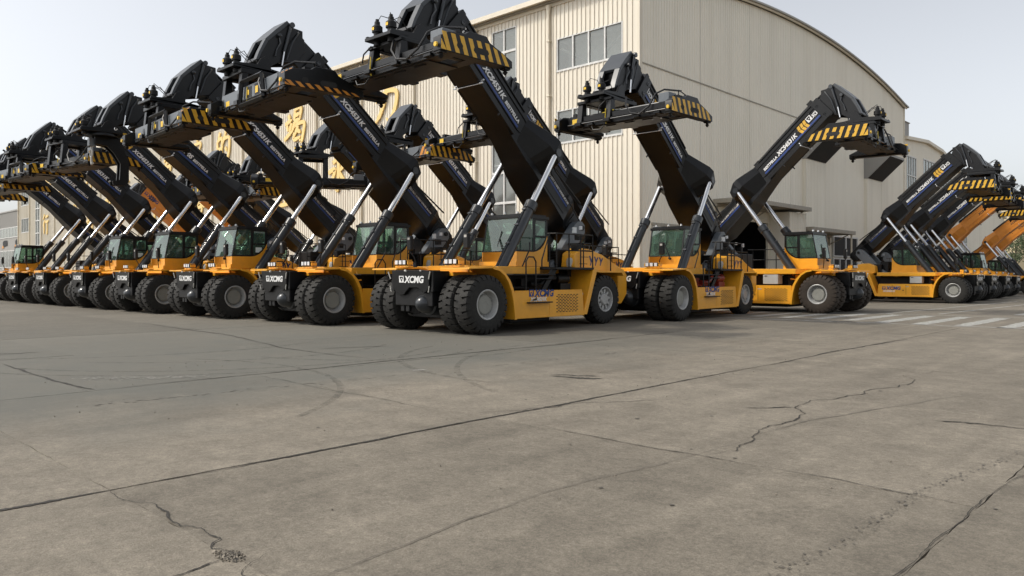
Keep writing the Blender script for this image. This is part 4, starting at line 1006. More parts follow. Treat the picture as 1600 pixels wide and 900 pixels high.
# broken joint filled with rubble
b = MB()
for k in range(150):
    a_ = random.random() * 6.28; rr = random.random() ** .7; px = -4.17 + .13 * rr * math.cos(a_) + .02 * math.sin(3 * a_); py = 2.04 + .07 * rr * math.sin(a_); s_ = random.uniform(.003, .008) * (1.6 if random.random() < .1 else 1)
    m_ = Matrix.Translation((px, py, .002)) @ Euler((random.random() * 3, random.random() * 3, random.random() * 3)).to_matrix().to_4x4()
    b.bx(-s_, s_, -s_ * .8, s_ * .8, -s_ * .6, s_ * .6, m_)
struct('rubble', b.mesh('rubble', 'rubble'), None, 'stuff')
b = MB(); pp = [(-4.17 + (.085 + random.uniform(-.035, .05)) * math.cos(t), 2.04 + (.05 + random.uniform(-.022, .03)) * math.sin(t), .003) for t in [6.283 * k / 18 for k in range(18)]]
b.add(pp, [tuple(range(18))]); struct('pothole', b.mesh('pothole', 'crack'), None, 'stuff')
# oil drips and crumbs
b = MB()
for k in range(36):
    px = random.uniform(-9, .5); py = random.uniform(3.0, 14); r_ = random.choice((.008, .012, .016, .02, .03)); q = random.randint(7, 10)
    b.add([(px + r_ * math.cos(6.283 * i / q) * random.uniform(.7, 1.1), py + r_ * math.sin(6.283 * i / q) * random.uniform(.7, 1.2), .0035) for i in range(q)], [tuple(range(q))])
struct('oil_spots', b.mesh('oil_spots', 'oil'), None, 'stuff')
b = MB()
for k in range(260):
    px = random.uniform(-14, 2); py = random.uniform(2, 18); s_ = random.uniform(.002, .008)
    m_ = Matrix.Translation((px, py, .002)) @ Euler((random.random() * 3, random.random() * 3, random.random() * 3)).to_matrix().to_4x4(); b.bx(-s_, s_, -s_, s_, -s_ * .6, s_ * .6, m_)
struct('grit', b.mesh('grit', 'rubble'), None, 'stuff')
smudges('chalk_smear', [(-13.0, 3.9), (-12.3, 4.7), (-11.9, 5.3)], 170, .11, 'smear', .006, .022); strip('chalk_smear', [(-10.1, 8.1), (-9.95, 8.35)], .05, 'smear', z=.0035, jit=.01)

sm = bpy.data.materials.new('tyre_scrub'); sm.use_nodes = True; q_n = sm.node_tree.nodes; q_l = sm.node_tree.links; pb = q_n['Principled BSDF']
pb.inputs['Base Color'].default_value = (.075, .068, .058, 1); pb.inputs['Roughness'].default_value = .8
tcn = q_n.new('ShaderNodeTexCoord'); nz = q_n.new('ShaderNodeTexNoise'); nz.inputs['Scale'].default_value = 5; nz.inputs['Detail'].default_value = 9; nz.inputs['Roughness'].default_value = .75
mrn = q_n.new('ShaderNodeMapRange'); mrn.inputs[1].default_value = .42; mrn.inputs[2].default_value = .75; mrn.inputs[3].default_value = 0; mrn.inputs[4].default_value = .5
q_l.new(tcn.outputs['Object'], nz.inputs['Vector']); q_l.new(nz.outputs[0], mrn.inputs[0]); q_l.new(mrn.outputs[0], pb.inputs['Alpha']); M['scrub'] = sm
for cx, cy, rr, a0, a1, w_ in ((-17.0, 8.5, 5.2, -70, 25, .13), (-17.0, 8.5, 5.75, -75, 30, .10), (-17.4, 8.2, 4.0, -60, 40, .12), (-14.5, 11.0, 3.6, -80, 20, .12), (-20.5, 7.5, 5.0, -60, 30, .15), (-12.0, 2.0, 5.0, 30, 120, .10), (-8.5, 13.0, 5.0, 200, 275, .12), (-5.0, 14.0, 7.0, 180, 250, .10)):
    n_ = 40; vs = []
    for k in range(n_ + 1):
        t = R(a0 + (a1 - a0) * k / n_)
        for q in (rr - w_ / 2, rr + w_ / 2): vs.append((cx + q * math.cos(t), cy + q * math.sin(t), .0028))
    mb = MB(); mb.add(vs, [(2 * i, 2 * i + 1, 2 * i + 3, 2 * i + 2) for i in range(n_)]); struct('tyre_scrub', mb.mesh('tyre_scrub', 'scrub'), None, 'stuff')

# crossing and lines on the far side
def paint(x0, x1, y0, y1, rough=.03):
    mb = MB(); k = max(2, int((y1 - y0) / .4)); A = [(x0 + random.uniform(-rough, rough), y0 + (y1 - y0) * i / k) for i in range(k + 1)]; Bq = [(x1 + random.uniform(-rough, rough), y) for x, y in A]
    if x1 - x0 > y1 - y0:
        k = max(2, int((x1 - x0) / .4)); A = [(x0 + (x1 - x0) * i / k, y0 + random.uniform(-rough, rough)) for i in range(k + 1)]; Bq = [(x, y1 + random.uniform(-rough, rough)) for x, y in A]
    vs = []
    for a, c in zip(A, Bq): vs += [(*a, .004 + gz(a[1])), (*c, .004 + gz(c[1]))]
    mb.add(vs, [(2 * i, 2 * i + 1, 2 * i + 3, 2 * i + 2) for i in range(k)]); return mb
for k in range(19):
    x0 = -21.2 + k * 1.22; y0 = 27.2 + random.uniform(-.25, .3) + (.6 if x0 < -10 else 0)
    m_ = paint(x0, x0 + .48, y0, 33.1)
    struct('crossing_stripe', m_.mesh('crossing_stripe', 'paint'), None)
struct('lane_line', paint(-17, 12, 33.75, 33.9).mesh('lane_line', 'paint')); struct('lane_line', paint(-10.7, -10.55, 34, 60).mesh('lane_line', 'paint')); struct('lane_line', paint(-9.0, -8.85, 35, 66).mesh('lane_line', 'paint'))
b = MB(); b.add([(x, y, .004 + gz(y)) for x, y in [(-6.6, 36.5), (-6.25, 36.5), (-6.25, 39.6), (-5.2, 39.6), (-5.2, 38.6), (-4.4, 40.2), (-5.2, 41.8), (-5.2, 40.8), (-6.25, 40.8), (-6.25, 46), (-6.6, 46)]], [tuple(range(11))])
struct('lane_arrow', b.mesh('lane_arrow', 'paint'))
strip('broken_edge', [(-14, 26.5), (-11, 26.6), (-8.5, 27.0), (-6.5, 26.9), (-4, 27.2), (0, 27.3)], .14, 'smear', z=.004, jit=.15, sub=16, taper=False); strip('broken_edge', [(-10.2, 26.7), (-9.4, 26.9)], .1, 'crack', z=.006, jit=.06)

# ------------------------------------------------------------------ big hall
YF, XC, YB = 37.0, -25.05, 85.2
EAVE = 19.07; BAY = 6.8; NB = 19; XL = XC - BAY * NB
hall = thing('hall', 'huge cream corrugated factory hall with gold characters and an arched end wall', 'hall', (XC, YF, 0))
hm = Matrix.Translation((-XC, -YF, 0))
def hpart(name, me, m=None): return obj(name, me, hall, hm, m)
def corr(mb, x0, x1, z0, z1, pitch, dep, y, flip=False, axis='x', top=None):
    n = max(1, round((x1 - x0) / pitch)); p = (x1 - x0) / n; prof = []
    for k in range(n):
        a = x0 + k * p; prof += [(a, 0), (a + p * .60, 0), (a + p * .68, dep), (a + p * .82, dep), (a + p * .90, 0)]
    prof.append((x1, 0)); vs = []
    for u, d in prof:
        zt = top(u) if top else z1
        for z in (z0, zt): vs.append((u, y - d, z) if axis == 'x' else (y + d, u, z))
    mb.add(vs, [(2 * i, 2 * i + 2, 2 * i + 3, 2 * i + 1) for i in range(len(prof) - 1)])
wins = {0: [(-31.22, -26.29, 14.58, 16.53, 4, [.0]), (-31.22, -26.29, 10.0, 11.95, 4, [0.])],
        1: [(-37.06, -34.88, 2.4, 18.19, 2, [4.45, 6.5, 8.55, 10.6, 12.6, 14.6, 16.7])],
        18: [(-152.6, -148.3, 9.0, 11.26, 4, [0.]), (-152.7, -148.1, 13.6, 16.06, 4, [0.])],
        17: [(-144.3, -142.1, 2.4, 17.5, 2, [4.45, 6.5, 8.55, 10.6, 12.6, 14.6])]}
def window(x0, x1, z0, z1, nc, trans, y=YF):
    f = MB(); w = .07; yy0, yy1 = y - .03, y + .12
    f.bx(x0 - w, x1 + w, yy0 - .03, yy1, z0 - .12, z0); f.bx(x0 - w, x1 + w, yy0, yy1, z1, z1 + w); f.bx(x0 - w, x0, yy0, yy1, z0, z1); f.bx(x1, x1 + w, yy0, yy1, z0, z1)
    zs_ = [z0] + [t for t in trans if t > z0] + [z1]
    for t in zs_[1:-1]: f.bx(x0, x1, yy0 + .002, yy1, t - .08, t + .08)
    cw_ = (x1 - x0) / nc
    for c in range(1, nc): f.bx(x0 + c * cw_ - .05, x0 + c * cw_ + .05, yy0 + .004, yy1, z0, z1)
    wf = hpart('window', f.mesh('window_frame', 'frame'))
    for i in range(len(zs_) - 1):
        for c in range(nc):
            g = MB(); a, e = x0 + c * cw_ + .05, x0 + (c + 1) * cw_ - .05; lo, hi = zs_[i] + (.08 if i else 0), zs_[i + 1] - (.08 if i < len(zs_) - 2 else 0)
            tw = random.uniform(-.012, .012); tv = random.uniform(-.012, .012)
            g.add([(a, y + .06 + tw, lo), (e, y + .06 - tw, lo), (e, y + .06 - tw + tv, hi), (a, y + .06 + tw + tv, hi)], [(0, 1, 2, 3)]); obj('pane', g.mesh('pane', 'hallglass', recalc=False), wf)
    r_ = MB(); r_.bx(x0 - .4, x1 + .4, y + 1.5, y + 1.6, z0 - .4, z1 + .4); r_.bx(x0 - .4, x1 + .4, y + .2, y + 1.6, z1 + .1, z1 + .2); hpart('window_recess', r_.mesh('window_recess', 'interior'))
    if nc == 4:
        q = MB(); q.tube((x0, y + .38, z1 - .5), (x0 + .55 * (x1 - x0), y + .38, z0 - .1), .08, n=4); q.tube((x1, y + .38, z1 - .3), (x0 + .55 * (x1 - x0), y + .38, z0 - .1), .08, n=4); hpart('brace', q.mesh('brace', 'frame'))
for k in range(NB):
    x1 = XC - k * BAY - .04; x0 = XC - (k + 1) * BAY + .04; mb = MB(); ws = sorted(wins.get(k, []), key=lambda q: q[2])
    pitch = .34
    if not ws: corr(mb, x0, x1, -.2, EAVE - .1, pitch, .055, YF)
    else:
        a, e = ws[0][0] - .07, ws[0][1] + .07; corr(mb, x0, a, -.2, EAVE - .1, pitch, .055, YF); corr(mb, e, x1, -.2, EAVE - .1, pitch, .055, YF)
        z = -.2
        for q in ws: corr(mb, a, e, z, q[2] - .1, pitch, .055, YF); z = q[3] + .07
        corr(mb, a, e, z, EAVE - .1, pitch, .055, YF)
        for q in ws: window(*q)
    hpart('cladding_panel', mb.mesh('cladding_panel', 'cream', recalc=False, ang=20))
    d = MB(); xp = XC - (k + 1) * BAY; d.tube((xp, YF - .17, -.1), (xp, YF - .17, EAVE - .9), .075, n=8); d.bx(xp - .05, xp + .05, YF - .10, YF + .02, -.1, EAVE - .2)
    d.path([(xp, YF - .17, EAVE - .9), (xp, YF - .17, EAVE - .25)], .1, 8, [.075, .2])
    for z in (2.5, 6, 9.5, 13, 16.5): d.bx(xp - .12, xp + .12, YF - .27, YF - .02, z, z + .08)
    hpart('downpipe', d.mesh('downpipe', 'trim'))
b = MB(); b.bx(XL - .3, XC + .25, YF - .62, YF + .2, EAVE - .02, EAVE + .16); b.bx(XL - .3, XC + .25, YF - .66, YF - .60, EAVE - .08, EAVE + .24); b.bx(XL, XC, YF - .1, YF + .02, EAVE - .35, EAVE - .02)
hpart('gutter', b.mesh('gutter', 'trim', .01))
# arch
ARH = 2.45; hs_ = (YB - YF) / 2; RAD = (hs_ ** 2 + ARH ** 2) / (2 * ARH); yc = (YF + YB) / 2; zc = EAVE - .25 + ARH - RAD
def arch(y): return zc + math.sqrt(max(0, RAD ** 2 - (y - yc) ** 2))
b = MB(); nseg = 40; vs = []
for i in range(nseg + 1):
    y = YF - .3 + (YB - YF + .6) * i / nseg; z = arch(min(max(y, YF), YB)) + .22
    vs += [(XL - .3, y, z), (XC + .45, y, z), (XC + .45, y, z - .12), (XL - .3, y, z - .12)]
fs = []
for i in range(nseg):
    for j in range(4): fs.append((4 * i + j, 4 * i + (j + 1) % 4, 4 * i + 4 + (j + 1) % 4, 4 * i + 4 + j))
fs += [(0, 1, 2, 3), (4 * nseg + 3, 4 * nseg + 2, 4 * nseg + 1, 4 * nseg)]
b.add(vs, fs); hpart('roof', b.mesh('roof', 'roof', ang=20))
b = MB(); b.path([(XC + .22, YF - .2 + (YB - YF + .4) * i / 40, arch(min(max(YF - .2 + (YB - YF + .4) * i / 40, YF), YB)) + .06) for i in range(41)], .09, 6); hpart('verge_trim', b.mesh('verge_trim', 'trim'))
# end wall panels, with door openings left out
DOOR = (47.6, 53.4, 5.4)
pe = [YF + .05] + [YF + 48.2 * k / 7 for k in range(1, 7)] + [YB - .05]
for k in range(7):
    mb = MB(); y0, y1 = pe[k] + .015, pe[k + 1] - .015
    cuts = [y0] + [q for q in DOOR[:2] if y0 < q < y1] + [y1]
    for a, e in zip(cuts, cuts[1:]):
        inside = DOOR[0] - .01 < (a + e) / 2 < DOOR[1]
        corr(mb, a, e, DOOR[2] if inside else -1, 0, .30, .028, XC, axis='y', top=arch)
    hpart('end_cladding_panel', mb.mesh('end_cladding_panel', 'creamend', recalc=False, ang=20))
b = MB(); b.bx(XC - .1, XC + .10, YF - .12, YF + .14, -.2, EAVE - .1); b.bx(XC - .1, XC + .1, YB - .1, YB + .1, -1, EAVE - .2); hpart('corner_trim', b.mesh('corner_trim', 'trim', .01))
b = MB(); b.bx(XC + .03, XC + .06, YF, YB, 13.93, 14.0); hpart('seam_flashing', b.mesh('seam_flashing', 'canopy'))
b = MB(); b.bx(XC - 9, XC - 8.9, 44, 58, -1, 8); b.bx(XC - 9, XC - .1, DOOR[0] - 3, DOOR[0] - 2.9, -1, 8); b.bx(XC - 9, XC - .1, DOOR[1] + 3, DOOR[1] + 3.1, -1, 8); b.bx(XC - 9, XC - .1, 44, 58, 7, 7.1); b.bx(XC - 9, XC - .02, 44, 58, -.3, -.2)
hpart('door_opening', b.mesh('door_opening', 'dark'))
b = MB(); b.bx(XC - .05, XC + .14, DOOR[0] - .25, DOOR[0], -.3, DOOR[2] + .2); b.bx(XC - .05, XC + .14, DOOR[1], DOOR[1] + .25, -.3, DOOR[2] + .2); b.bx(XC - .05, XC + .14, DOOR[0], DOOR[1], DOOR[2], DOOR[2] + .3)
hpart('door_frame', b.mesh('door_frame', 'trim', .01))
nb = thing('notice_board', 'small red and white notice board on the ribbed porch wall', 'sign', (XC + 1.64, 54.9, 2.35))
b = MB().bx(-.01, .01, -.5, .5, -.62, .62); obj('board', b.mesh('board', 'white'), nb)
b = MB().bx(.011, .016, -.42, .42, .16, .5); obj('red_band', b.mesh('red_band', 'red'), nb); b = MB().bx(.011, .016, -.36, .36, -.3, -.22).bx(.011, .016, -.36, .2, -.46, -.38).bx(.011, .016, -.36, .3, -.14, -.06); q_ = obj('text_lines', b.mesh('text_lines', 'satin'), nb); q_['kind'] = 'stuff'
# back of the hall
b = MB(); b.bx(XL, XL + .1, YF, YB, -1, EAVE); b.bx(XL, XC, YB - .1, YB, -1, EAVE - .3); hpart('back_wall', b.mesh('back_wall', 'cream'))
# porches with canopies
def porch(y0, y1, dep, h, cd):
    w = MB(); corr(w, y0, y1, -1, h, .3, .03, XC + dep, axis='y'); w.bx(XC, XC + dep - .01, y0, y0 + .08, -1, h); w.bx(XC, XC + dep - .01, y1 - .08, y1, -1, h)
    return hpart('porch_wall', w.mesh('porch_wall', 'creamend', ang=20))
porch(53.75, 56.6, 1.6, 6.2, 0)
def canopy(y0, y1, x1, z, th=.16):
    q = MB(); q.prism([(y0, z), (y1, z), (y1, z + th), (y0, z + th)], XC, x1)
    q.prism([(y0, z - .22), (y1, z - .22), (y1, z), (y0, z)], XC, XC + .25); q.bx(x1 - .12, x1 + .03, y0 - .03, y1 + .03, z - .05, z + th + .08); q.bx(XC, x1, y0 - .05, y0 + .05, z - .05, z + th + .08); q.bx(XC, x1, y1 - .05, y1 + .05, z - .05, z + th + .08)
    for k in range(3):
        yy = y0 + .3 + (y1 - y0 - .6) * k / 2; q.prism([(yy - .04, z - .9), (yy + .04, z - .9), (yy + .04, z), (yy - .04, z)], XC, XC + .15); q.tube((XC + .1, yy, z - .8), (x1 - .4, yy, z - .02), .05, n=5)
    hpart('canopy', q.mesh('canopy', 'canopy', .01))
canopy(45.6, 56.4, XC + 2.1, 6.4); canopy(56.8, 65.4, XC + 2.1, 5.0)
b = MB(); b.tube((XC + 1.9, 65.1, -.5), (XC + 1.9, 65.1, 4.95), .07, n=8); b.tube((XC + 1.9, 57.6, -.5), (XC + 1.9, 57.6, 4.95), .07, n=8); hpart('canopy_post', b.mesh('canopy_post', 'trim'))
# extractor hoods over shallow shafts
for (y0, y1, zt) in ((59.8, 63.6, 11.2), (73.6, 77.5, 10.9)):
    w = MB(); corr(w, y0, y1, -1, zt - .3, .3, .03, XC + .30, axis='y'); w.bx(XC, XC + .29, y0, y0 + .05, -1, zt - .3); w.bx(XC, XC + .29, y1 - .05, y1, -1, zt - .3); hpart('shaft_wall', w.mesh('shaft_wall', 'creamend', ang=20))
    q = MB(); vs = []
    for y in (y0 - .05, y1 + .05): vs += [(XC, y, zt + 2.0), (XC + 2.3, y, zt + 1.7), (XC + 2.3, y, zt + 1.5), (XC + .33, y, zt - .35), (XC, y, zt - .35)]
    q.add(vs, [(0, 1, 2, 3, 4), (9, 8, 7, 6, 5), (0, 5, 6, 1), (1, 6, 7, 2), (3, 8, 9, 4), (4, 9, 5, 0)]); hd2 = hpart('extractor_hood', q.mesh('extractor_hood', 'greywall', .01))
    q = MB(); q.add([(XC + 2.3, y0, zt + 1.5), (XC + 2.3, y1, zt + 1.5), (XC + .36, y1, zt - .33), (XC + .36, y0, zt - .33)], [(0, 1, 2, 3)]); obj('hood_opening', q.mesh('hood_opening', 'dark'), hd2)
# glazed doors and low windows on the end wall
def endwin(y0, y1, z0, z1, nc, name='glazed_door'):
    f = MB(); xx = XC + .04; f.bx(xx, xx + .12, y0, y1, z1 - .12, z1); f.bx(xx, xx + .12, y0, y1, z0, z0 + .1)
    cw_ = (y1 - y0) / nc
    for c in range(nc + 1): f.bx(xx, xx + .14, y0 + c * cw_ - .07, y0 + c * cw_ + .07, z0, z1)
    o = hpart(name, f.mesh(name, 'frame'))
    for c in range(nc):
        g = MB().bx(xx + .03, xx + .05, y0 + c * cw_ + .07, y0 + (c + 1) * cw_ - .07, z0 + .1, z1 - .12); obj('pane', g.mesh('pane', 'dark' if name == 'glazed_door' else 'hallpane'), o)
endwin(65.9, 71.5, -.2, 3.1, 4); endwin(65.9, 71.5, 3.2, 5.0, 2, 'glazed_door'); endwin(38.3, 44.2, 1.0, 4.5, 5, 'low_window')
b = MB(); b.bx(XC, XC + .1, 38.2, 44.4, 4.55, 4.72); hpart('window_flashing', b.mesh('window_flashing', 'canopy'))

# gold characters: brush strokes
def brush(strokes, w, h, th=.10, sw=.095):
    mb = MB()
    for st in strokes:
        P_ = [Vector((p[0] * w, p[1] * h)) for p in st]; ln = []
        for i in range(len(P_) - 1):      # Catmull-Rom
            p0, p1, p2, p3 = P_[max(i - 1, 0)], P_[i], P_[i + 1], P_[min(i + 2, len(P_) - 1)]
            for k in range(5):
                t = k / 5; ln.append(.5 * ((2 * p1) + (p2 - p0) * t + (2 * p0 - 5 * p1 + 4 * p2 - p3) * t * t + (3 * p1 - p0 - 3 * p2 + p3) * t ** 3))
        ln.append(P_[-1]); n = len(ln); L_ = []; R_ = []
        for i, p in enumerate(ln):
            d = (ln[min(i + 1, n - 1)] - ln[max(i - 1, 0)]).normalized(); nr = Vector((-d.y, d.x)); f = i / (n - 1)
            ww = sw * h * .5 * (1.25 - .25 * f if f < .25 else .95 + .35 * math.sin(f * 3.1) if f < .8 else 1.1 * (1.05 - f) * 4 * .55 + .28)
            L_.append(p + nr * ww); R_.append(p - nr * ww)
        poly = L_ + R_[::-1]; m = len(poly); o = random.uniform(0, .02)
        vs = [(q.x, -th - o, q.y) for q in poly] + [(q.x, 0, q.y) for q in poly]
        fs = [(i, i + 1, m - 2 - i, m - 1 - i) for i in range(n - 1)] + [(i, m + i, m + (i + 1) % m, (i + 1) % m) for i in range(m)]
        mb.add(vs, fs)
    return mb.mesh('wall_character', 'gold', ang=40)
ST = {
 'li': [[(.05, .60), (.30, .70), (.58, .80), (.90, .74), (.92, .50), (.80, .20), (.62, .02), (.50, .10)], [(.44, 1.0), (.50, .80), (.38, .45), (.18, .15), (.0, .0)]],
 'jie': [[(.20, .86), (.26, .72)], [(.02, .60), (.38, .70)], [(.12, .56), (.17, .38)], [(.36, .60), (.24, .34)], [(-.04, .14), (.42, .38)], [(.54, .98), (.50, .62)], [(.52, .97), (.84, 1.0), (.78, .62)], [(.53, .80), (.78, .83)], [(.50, .63), (.80, .67)], [(.52, .60), (.38, .32)], [(.50, .50), (.98, .55), (.96, .25), (.86, .0), (.74, .10)], [(.70, .48), (.50, .20)], [(.64, .38), (.82, .26)], [(.50, .30), (.48, .10), (.82, .15)]],
 'de': [[(.26, 1.0), (.14, .78)], [(.08, .70), (.10, .08)], [(.08, .70), (.42, .76), (.38, .10)], [(.10, .42), (.38, .45)], [(.10, .12), (.38, .14)], [(.70, 1.0), (.48, .58)], [(.60, .76), (.96, .74), (.90, .20), (.70, .04)], [(.66, .46), (.78, .32)]],
 'quan': [[(.50, 1.0), (.30, .75), (.02, .55)], [(.48, .98), (.70, .75), (1.0, .55)], [(.24, .52), (.78, .55)], [(.30, .28), (.72, .31)], [(.05, .02), (.96, .06)], [(.52, .52), (.50, .04)]],
 'yong': [[(.42, 1.0), (.56, .88)], [(.28, .74), (.54, .78), (.50, .05), (.36, .14)], [(.06, .50), (.38, .55), (.08, .08)], [(.92, .74), (.60, .50)], [(.55, .52), (.98, .02)]],
 'hu': [[(.50, 1.0), (.58, .86)], [(.20, .74), (.80, .78), (.74, .52)], [(.20, .50), (.78, .54)], [(.22, .74), (.18, .35), (.0, .0)]],
 'ke': [[(.48, 1.0), (.54, .90)], [(.10, .84), (.06, .68)], [(.10, .80), (.90, .84), (.82, .70)], [(.42, .74), (.18, .46)], [(.36, .66), (.70, .68), (.30, .34), (.05, .26)], [(.40, .56), (.95, .26)], [(.30, .26), (.32, .0)], [(.30, .26), (.72, .28), (.66, .02)], [(.32, .04), (.68, .06)]],
 'jin': [[(.50, 1.0), (.32, .74), (.02, .52)], [(.48, .98), (.70, .72), (1.0, .52)], [(.50, .60), (.48, .06)], [(.24, .40), (.26, .08)], [(.48, .36), (.74, .38)], [(.02, .02), (.95, .06)]],
 'ye': [[(.36, .95), (.34, .1)], [(.64, .95), (.62, .1)], [(.08, .70), (.22, .35)], [(.92, .72), (.78, .38)], [(.0, .04), (1.0, .08)]],
 'xing': [[(.30, 1.0), (.06, .76)], [(.34, .72), (.04, .42)], [(.22, .52), (.20, .0)], [(.50, .88), (.90, .92)], [(.46, .62), (.98, .66)], [(.74, .62), (.72, .05), (.58, .12)]],
 'wei': [[(.22, .95), (.32, .82)], [(.10, .70), (.88, .74), (.84, .20), (.66, .04)], [(.50, 1.0), (.40, .55), (.05, .05)], [(.50, .45), (.60, .32)]],
 'wu': [[(.42, 1.0), (.14, .70)], [(.36, .88), (.76, .90), (.30, .58), (.05, .50)], [(.38, .74), (.95, .52)], [(.18, .40), (.80, .44), (.72, .05), (.55, .10)], [(.52, .55), (.38, .20), (.08, .0)]],
}
def wall_char(k, xl, z0, w, h):
    o = obj('wall_character', brush(ST[k], w, h), hall, hm @ Matrix.Translation((xl, YF - .09, z0)))
for k, xl, z0, w, h in [('li', -50.4, 13.75, 3.1, 3.05), ('quan', -57.3, 13.9, 3.2, 2.7), ('jie', -64.3, 13.75, 3.3, 3.1), ('jin', -71.0, 13.9, 3.1, 2.8), ('de', -78.3, 13.5, 3.0, 3.1), ('hu', -84.6, 13.8, 3.0, 2.9),
        ('ke', -92.4, 13.4, 3.2, 3.2), ('ye', -98.8, 13.9, 3.0, 2.8), ('jin', -106.0, 13.5, 3.4, 3.1), ('ye', -112.5, 13.8, 3.1, 2.9), ('xing', -119.6, 13.0, 3.2, 3.0), ('wu', -125.3, 14.2, 3.2, 3.1), ('xing', -132.0, 12.8, 3.2, 2.8), ('wei', -138.9, 13.9, 3.2, 3.1),
        ('yong', -57.2, 8.8, 3.1, 3.3), ('wu', -50.0, 7.6, 3.0, 3.0), ('ye', -66.2, 8.0, 3.1, 2.9), ('hu', -73.0, 8.0, 3.1, 2.9), ('ke', -84.0, 8.2, 3.0, 3.0), ('xing', -97.0, 8.2, 3.1, 3.0), ('yong', -112.3, 9.2, 3.1, 3.2), ('wu', -119.2, 7.6, 3.2, 3.0), ('ye', -125.6, 9.2, 3.1, 3.0), ('xing', -139.8, 8.2, 3.1, 3.1)]:
    wall_char(k, xl, z0, w, h)

# ------------------------------------------------------------------ lower hall on the right
h2 = thing('side_hall', 'lower cream hall with tall barred windows beside the arched hall', 'hall', (XC, YB, 0)); m2 = Matrix.Translation((-XC, -YB, 0))
RP = [(YB + .12, 15.8), (92.8, 16.3), (98.5, 15.95), (118.8, 12.1), (132.2, 10.0)]
def roof2(y):
    for (a, za), (c, zc_) in zip(RP, RP[1:]):
        if y <= c: return za + (zc_ - za) * (y - a) / (c - a)
    return RP[-1][1]
W2 = [(86.1, 89.3), (91.9, 96.2), (99.3, 103.3), (106.5, 110.5)]
edges = [YB + .12] + [q for w in W2 for q in w] + [132.2]
for i in range(len(edges) - 1):
    a, e = edges[i], edges[i + 1]; mb = MB()
    if i % 2 == 1:
        zt = min(roof2(a), roof2(e)) - 1.7; corr(mb, a, e, -1.5, 4.0, .34, .03, XC, axis='y'); corr(mb, a, e, zt, 0, .34, .03, XC, axis='y', top=roof2)
        f = MB(); nc = 4; nr = 5; cw_ = (e - a) / nc; rh = (zt - 4.0) / nr
        for c in range(nc + 1): f.bx(XC - .05, XC + .06, a + c * cw_ - .05, a + c * cw_ + .05, 4.0, zt)
        for r in range(nr + 1): f.bx(XC - .05, XC + .07, a, e, 4 + r * rh - .06, 4 + r * rh + .06)
        wf = obj('window', f.mesh('window', 'frame'), h2, m2)
        for c in range(nc):
            for r in range(nr):
                g = MB().bx(XC - .02, XC - .005, a + c * cw_ + .05, a + (c + 1) * cw_ - .05, 4 + r * rh + .06, 4 + (r + 1) * rh - .06); obj('pane', g.mesh('pane', 'hallpane'), wf)
        g = MB().bx(XC - .5, XC - .45, a - .2, e + .2, 3.8, zt + .2); obj('window_recess', g.mesh('window_recess', 'interior'), h2, m2)
    else: corr(mb, a, e, -1.5, 0, .34, .03, XC, axis='y', top=roof2)
    obj('cladding_panel', mb.mesh('cladding_panel', 'creamend', recalc=False, ang=20), h2, m2)
b = MB(); vs = []
for y, z in [(YB + .12, 15.8)] + RP[1:]: vs += [(XC - 60, y, z + .25), (XC + .35, y, z + .25), (XC + .35, y, z - .08), (XC - 60, y, z - .08)]
n = len(RP); b.add(vs, [(4 * i + j, 4 * i + (j + 1) % 4, 4 * i + 4 + (j + 1) % 4, 4 * i + 4 + j) for i in range(n - 1) for j in range(4)] + [(0, 1, 2, 3), tuple(4 * (n - 1) + j for j in (3, 2, 1, 0))])
obj('roof', b.mesh('roof', 'trim'), h2, m2)
b = MB(); b.bx(XC - 60, XC, 132.1, 132.2, -2, 10); obj('side_wall', b.mesh('side_wall', 'creamend'), h2, m2)
vn = thing('roof_vent', 'grey box vent standing on the lower hall roof', 'roof vent', (XC - 1.2, 87, 16.0), me=MB().bx(-.9, .9, -1.4, 1.0, -.2, 1.75).bx(-1, 1, -1.5, 1.1, 1.75, 1.85).bx(-.95, .95, -1.45, 1.05, .1, .2).mesh('roof_vent', 'greywall', .02))

# ------------------------------------------------------------------ far left workshop
YL = 40.0
ws_ = thing('workshop', 'grey workshop at the left edge with a window band and machine pictures on its wall', 'workshop', (-176, YL, 0)); m3 = Matrix.Translation((176, -YL, 0))
mb = MB(); corr(mb, -215, -157, 10.9, 13.9, .5, .04, YL); mb.bx(-215, -157, YL + .02, YL + .5, -1, 14.0); mb.bx(-215.3, -157, YL - .15, YL + .6, 13.9, 14.15)
obj('wall', mb.mesh('wall', 'greywall', ang=20), ws_, m3)
for z0, z1 in ((9.0, 10.8), (3.2, 6.3)):
    f = MB()
    for k in range(24):
        f.bx(-209 + k * 2.2, -208.86 + k * 2.2, YL - .05, YL + .01, z0, z1)
    f.bx(-209, -158, YL - .06, YL + .01, z0 - .12, z0); f.bx(-209, -158, YL - .06, YL + .01, z1, z1 + .12); wf = obj('window', f.mesh('window', 'frame'), ws_, m3)
    for k in range(23):
        g = MB().bx(-208.86 + k * 2.2, -206.8 + k * 2.2, YL - .02, YL + .005, z0, z1); obj('pane', g.mesh('pane', 'hallpane'), wf)
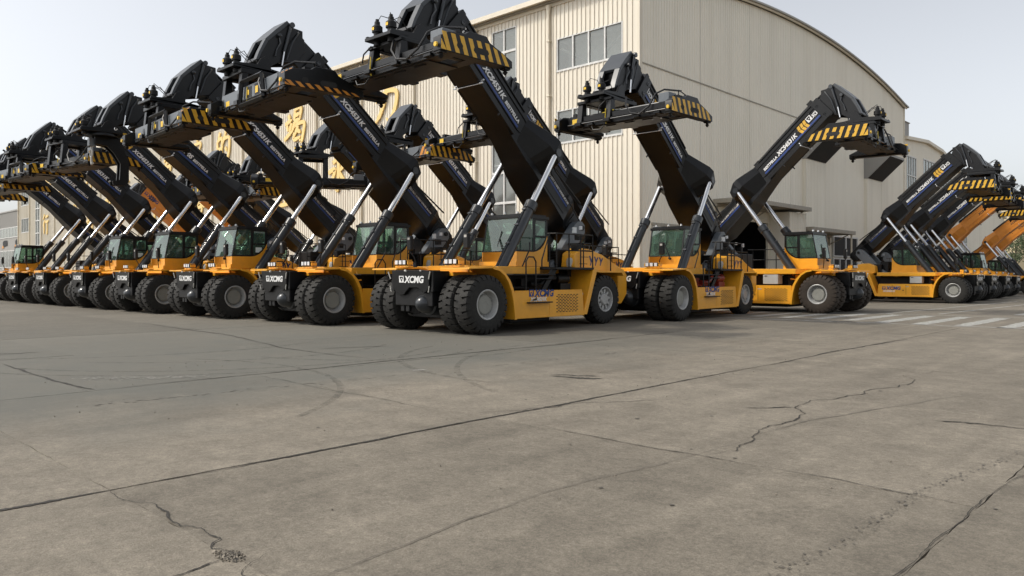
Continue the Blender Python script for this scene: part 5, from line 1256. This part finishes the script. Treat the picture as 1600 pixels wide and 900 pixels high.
def picture(x, z, s):
    p = thing('wall_picture', 'machine picture on the grey workshop wall, ' + ('nearer the hall' if x > -172 else 'at the photo edge'), 'sign', (x, YL - .06, z))
    q = MB(); q.add([(a * s, 0, c * s) for a, c in [(.2, 1.0), (1.0, 1.25), (2.9, 1.2), (2.9, .4), (2.2, .35), (1.0, .3), (.5, .15), (.3, .5)]], [tuple(range(8))]); obj('picture_body', q.mesh('picture_body', 'satin'), p)
    q = MB(); q.add([(a * s, -.01, c * s) for a, c in [(-.3, -.1), (.0, .35), (.5, .5), (.9, .1), (.6, .0), (.2, .1)]], [tuple(range(6))]); obj('picture_bucket', q.mesh('picture_bucket', 'stripeor'), p)
picture(-169.5, 6.9, 1.25); picture(-178.5, 6.9, 1.25)
# far right: apartment block and a tree beyond the halls
ab = thing('apartment_block', 'pale yellow block of flats far off beyond the lower hall', 'building', (-50, 262, -.6), R(-46))
b = MB().bx(-16, 6, 0, 10, -2, 22.5); obj('wall', b.mesh('wall', 'plaster', .05), ab)
for i in range(7):
    for j in range(7):
        g = MB().bx(-15 + i * 3, -13.4 + i * 3, -.08, .03, 1.2 + j * 3, 2.8 + j * 3); obj('window', g.mesh('window', 'hallglass'), ab)
def tree(x, y, z, h, label):
    t = thing('tree', label, 'tree', (x, y, z))
    mb = MB(); mb.path([(0, 0, -.5), (.1, 0, h * .3), (0, .1, h * .62)], .2, 7, [.3, .22, .1])
    for k in range(5):
        a = k * 1.3; mb.path([(0, 0, h * (.3 + .06 * k)), (math.cos(a) * h * .2, math.sin(a) * h * .2, h * (.55 + .05 * k))], .08, 5, [.1, .04])
    obj('trunk', mb.mesh('trunk', 'bark'), t)
    q = MB()
    for c in range(26):
        a = random.random() * 6.28; rr = random.random() ** .5 * h * .32; cz = h * random.uniform(.38, .95); rr *= 1.1 - abs(cz / h - .6)
        cx, cy = rr * math.cos(a), rr * math.sin(a)
        for k in range(70):
            u = Vector((random.gauss(0, 1), random.gauss(0, 1), random.gauss(0, 1))).normalized() * h * .09 * random.random() ** .4 + Vector((cx, cy, cz)); s_ = random.uniform(.10, .2)
            e = Euler((random.random() * 6, random.random() * 6, 0)).to_matrix(); q.add([u + e @ Vector(p) * s_ for p in ((-1, -.6, 0), (1, -.6, 0), (1, .6, 0), (-1, .6, 0))], [(0, 1, 2, 3)])
    obj('crown', q.mesh('crown', 'leaf', recalc=False), t)
tree(-40, 224, -.6, 15, 'round green tree at the right edge, first beyond the lower hall'); tree(-33, 226, -.6, 17, 'tall green tree half out of the right edge')
tree(-46, 236, -.6, 13, 'green tree low between the lower hall and the pale flats')
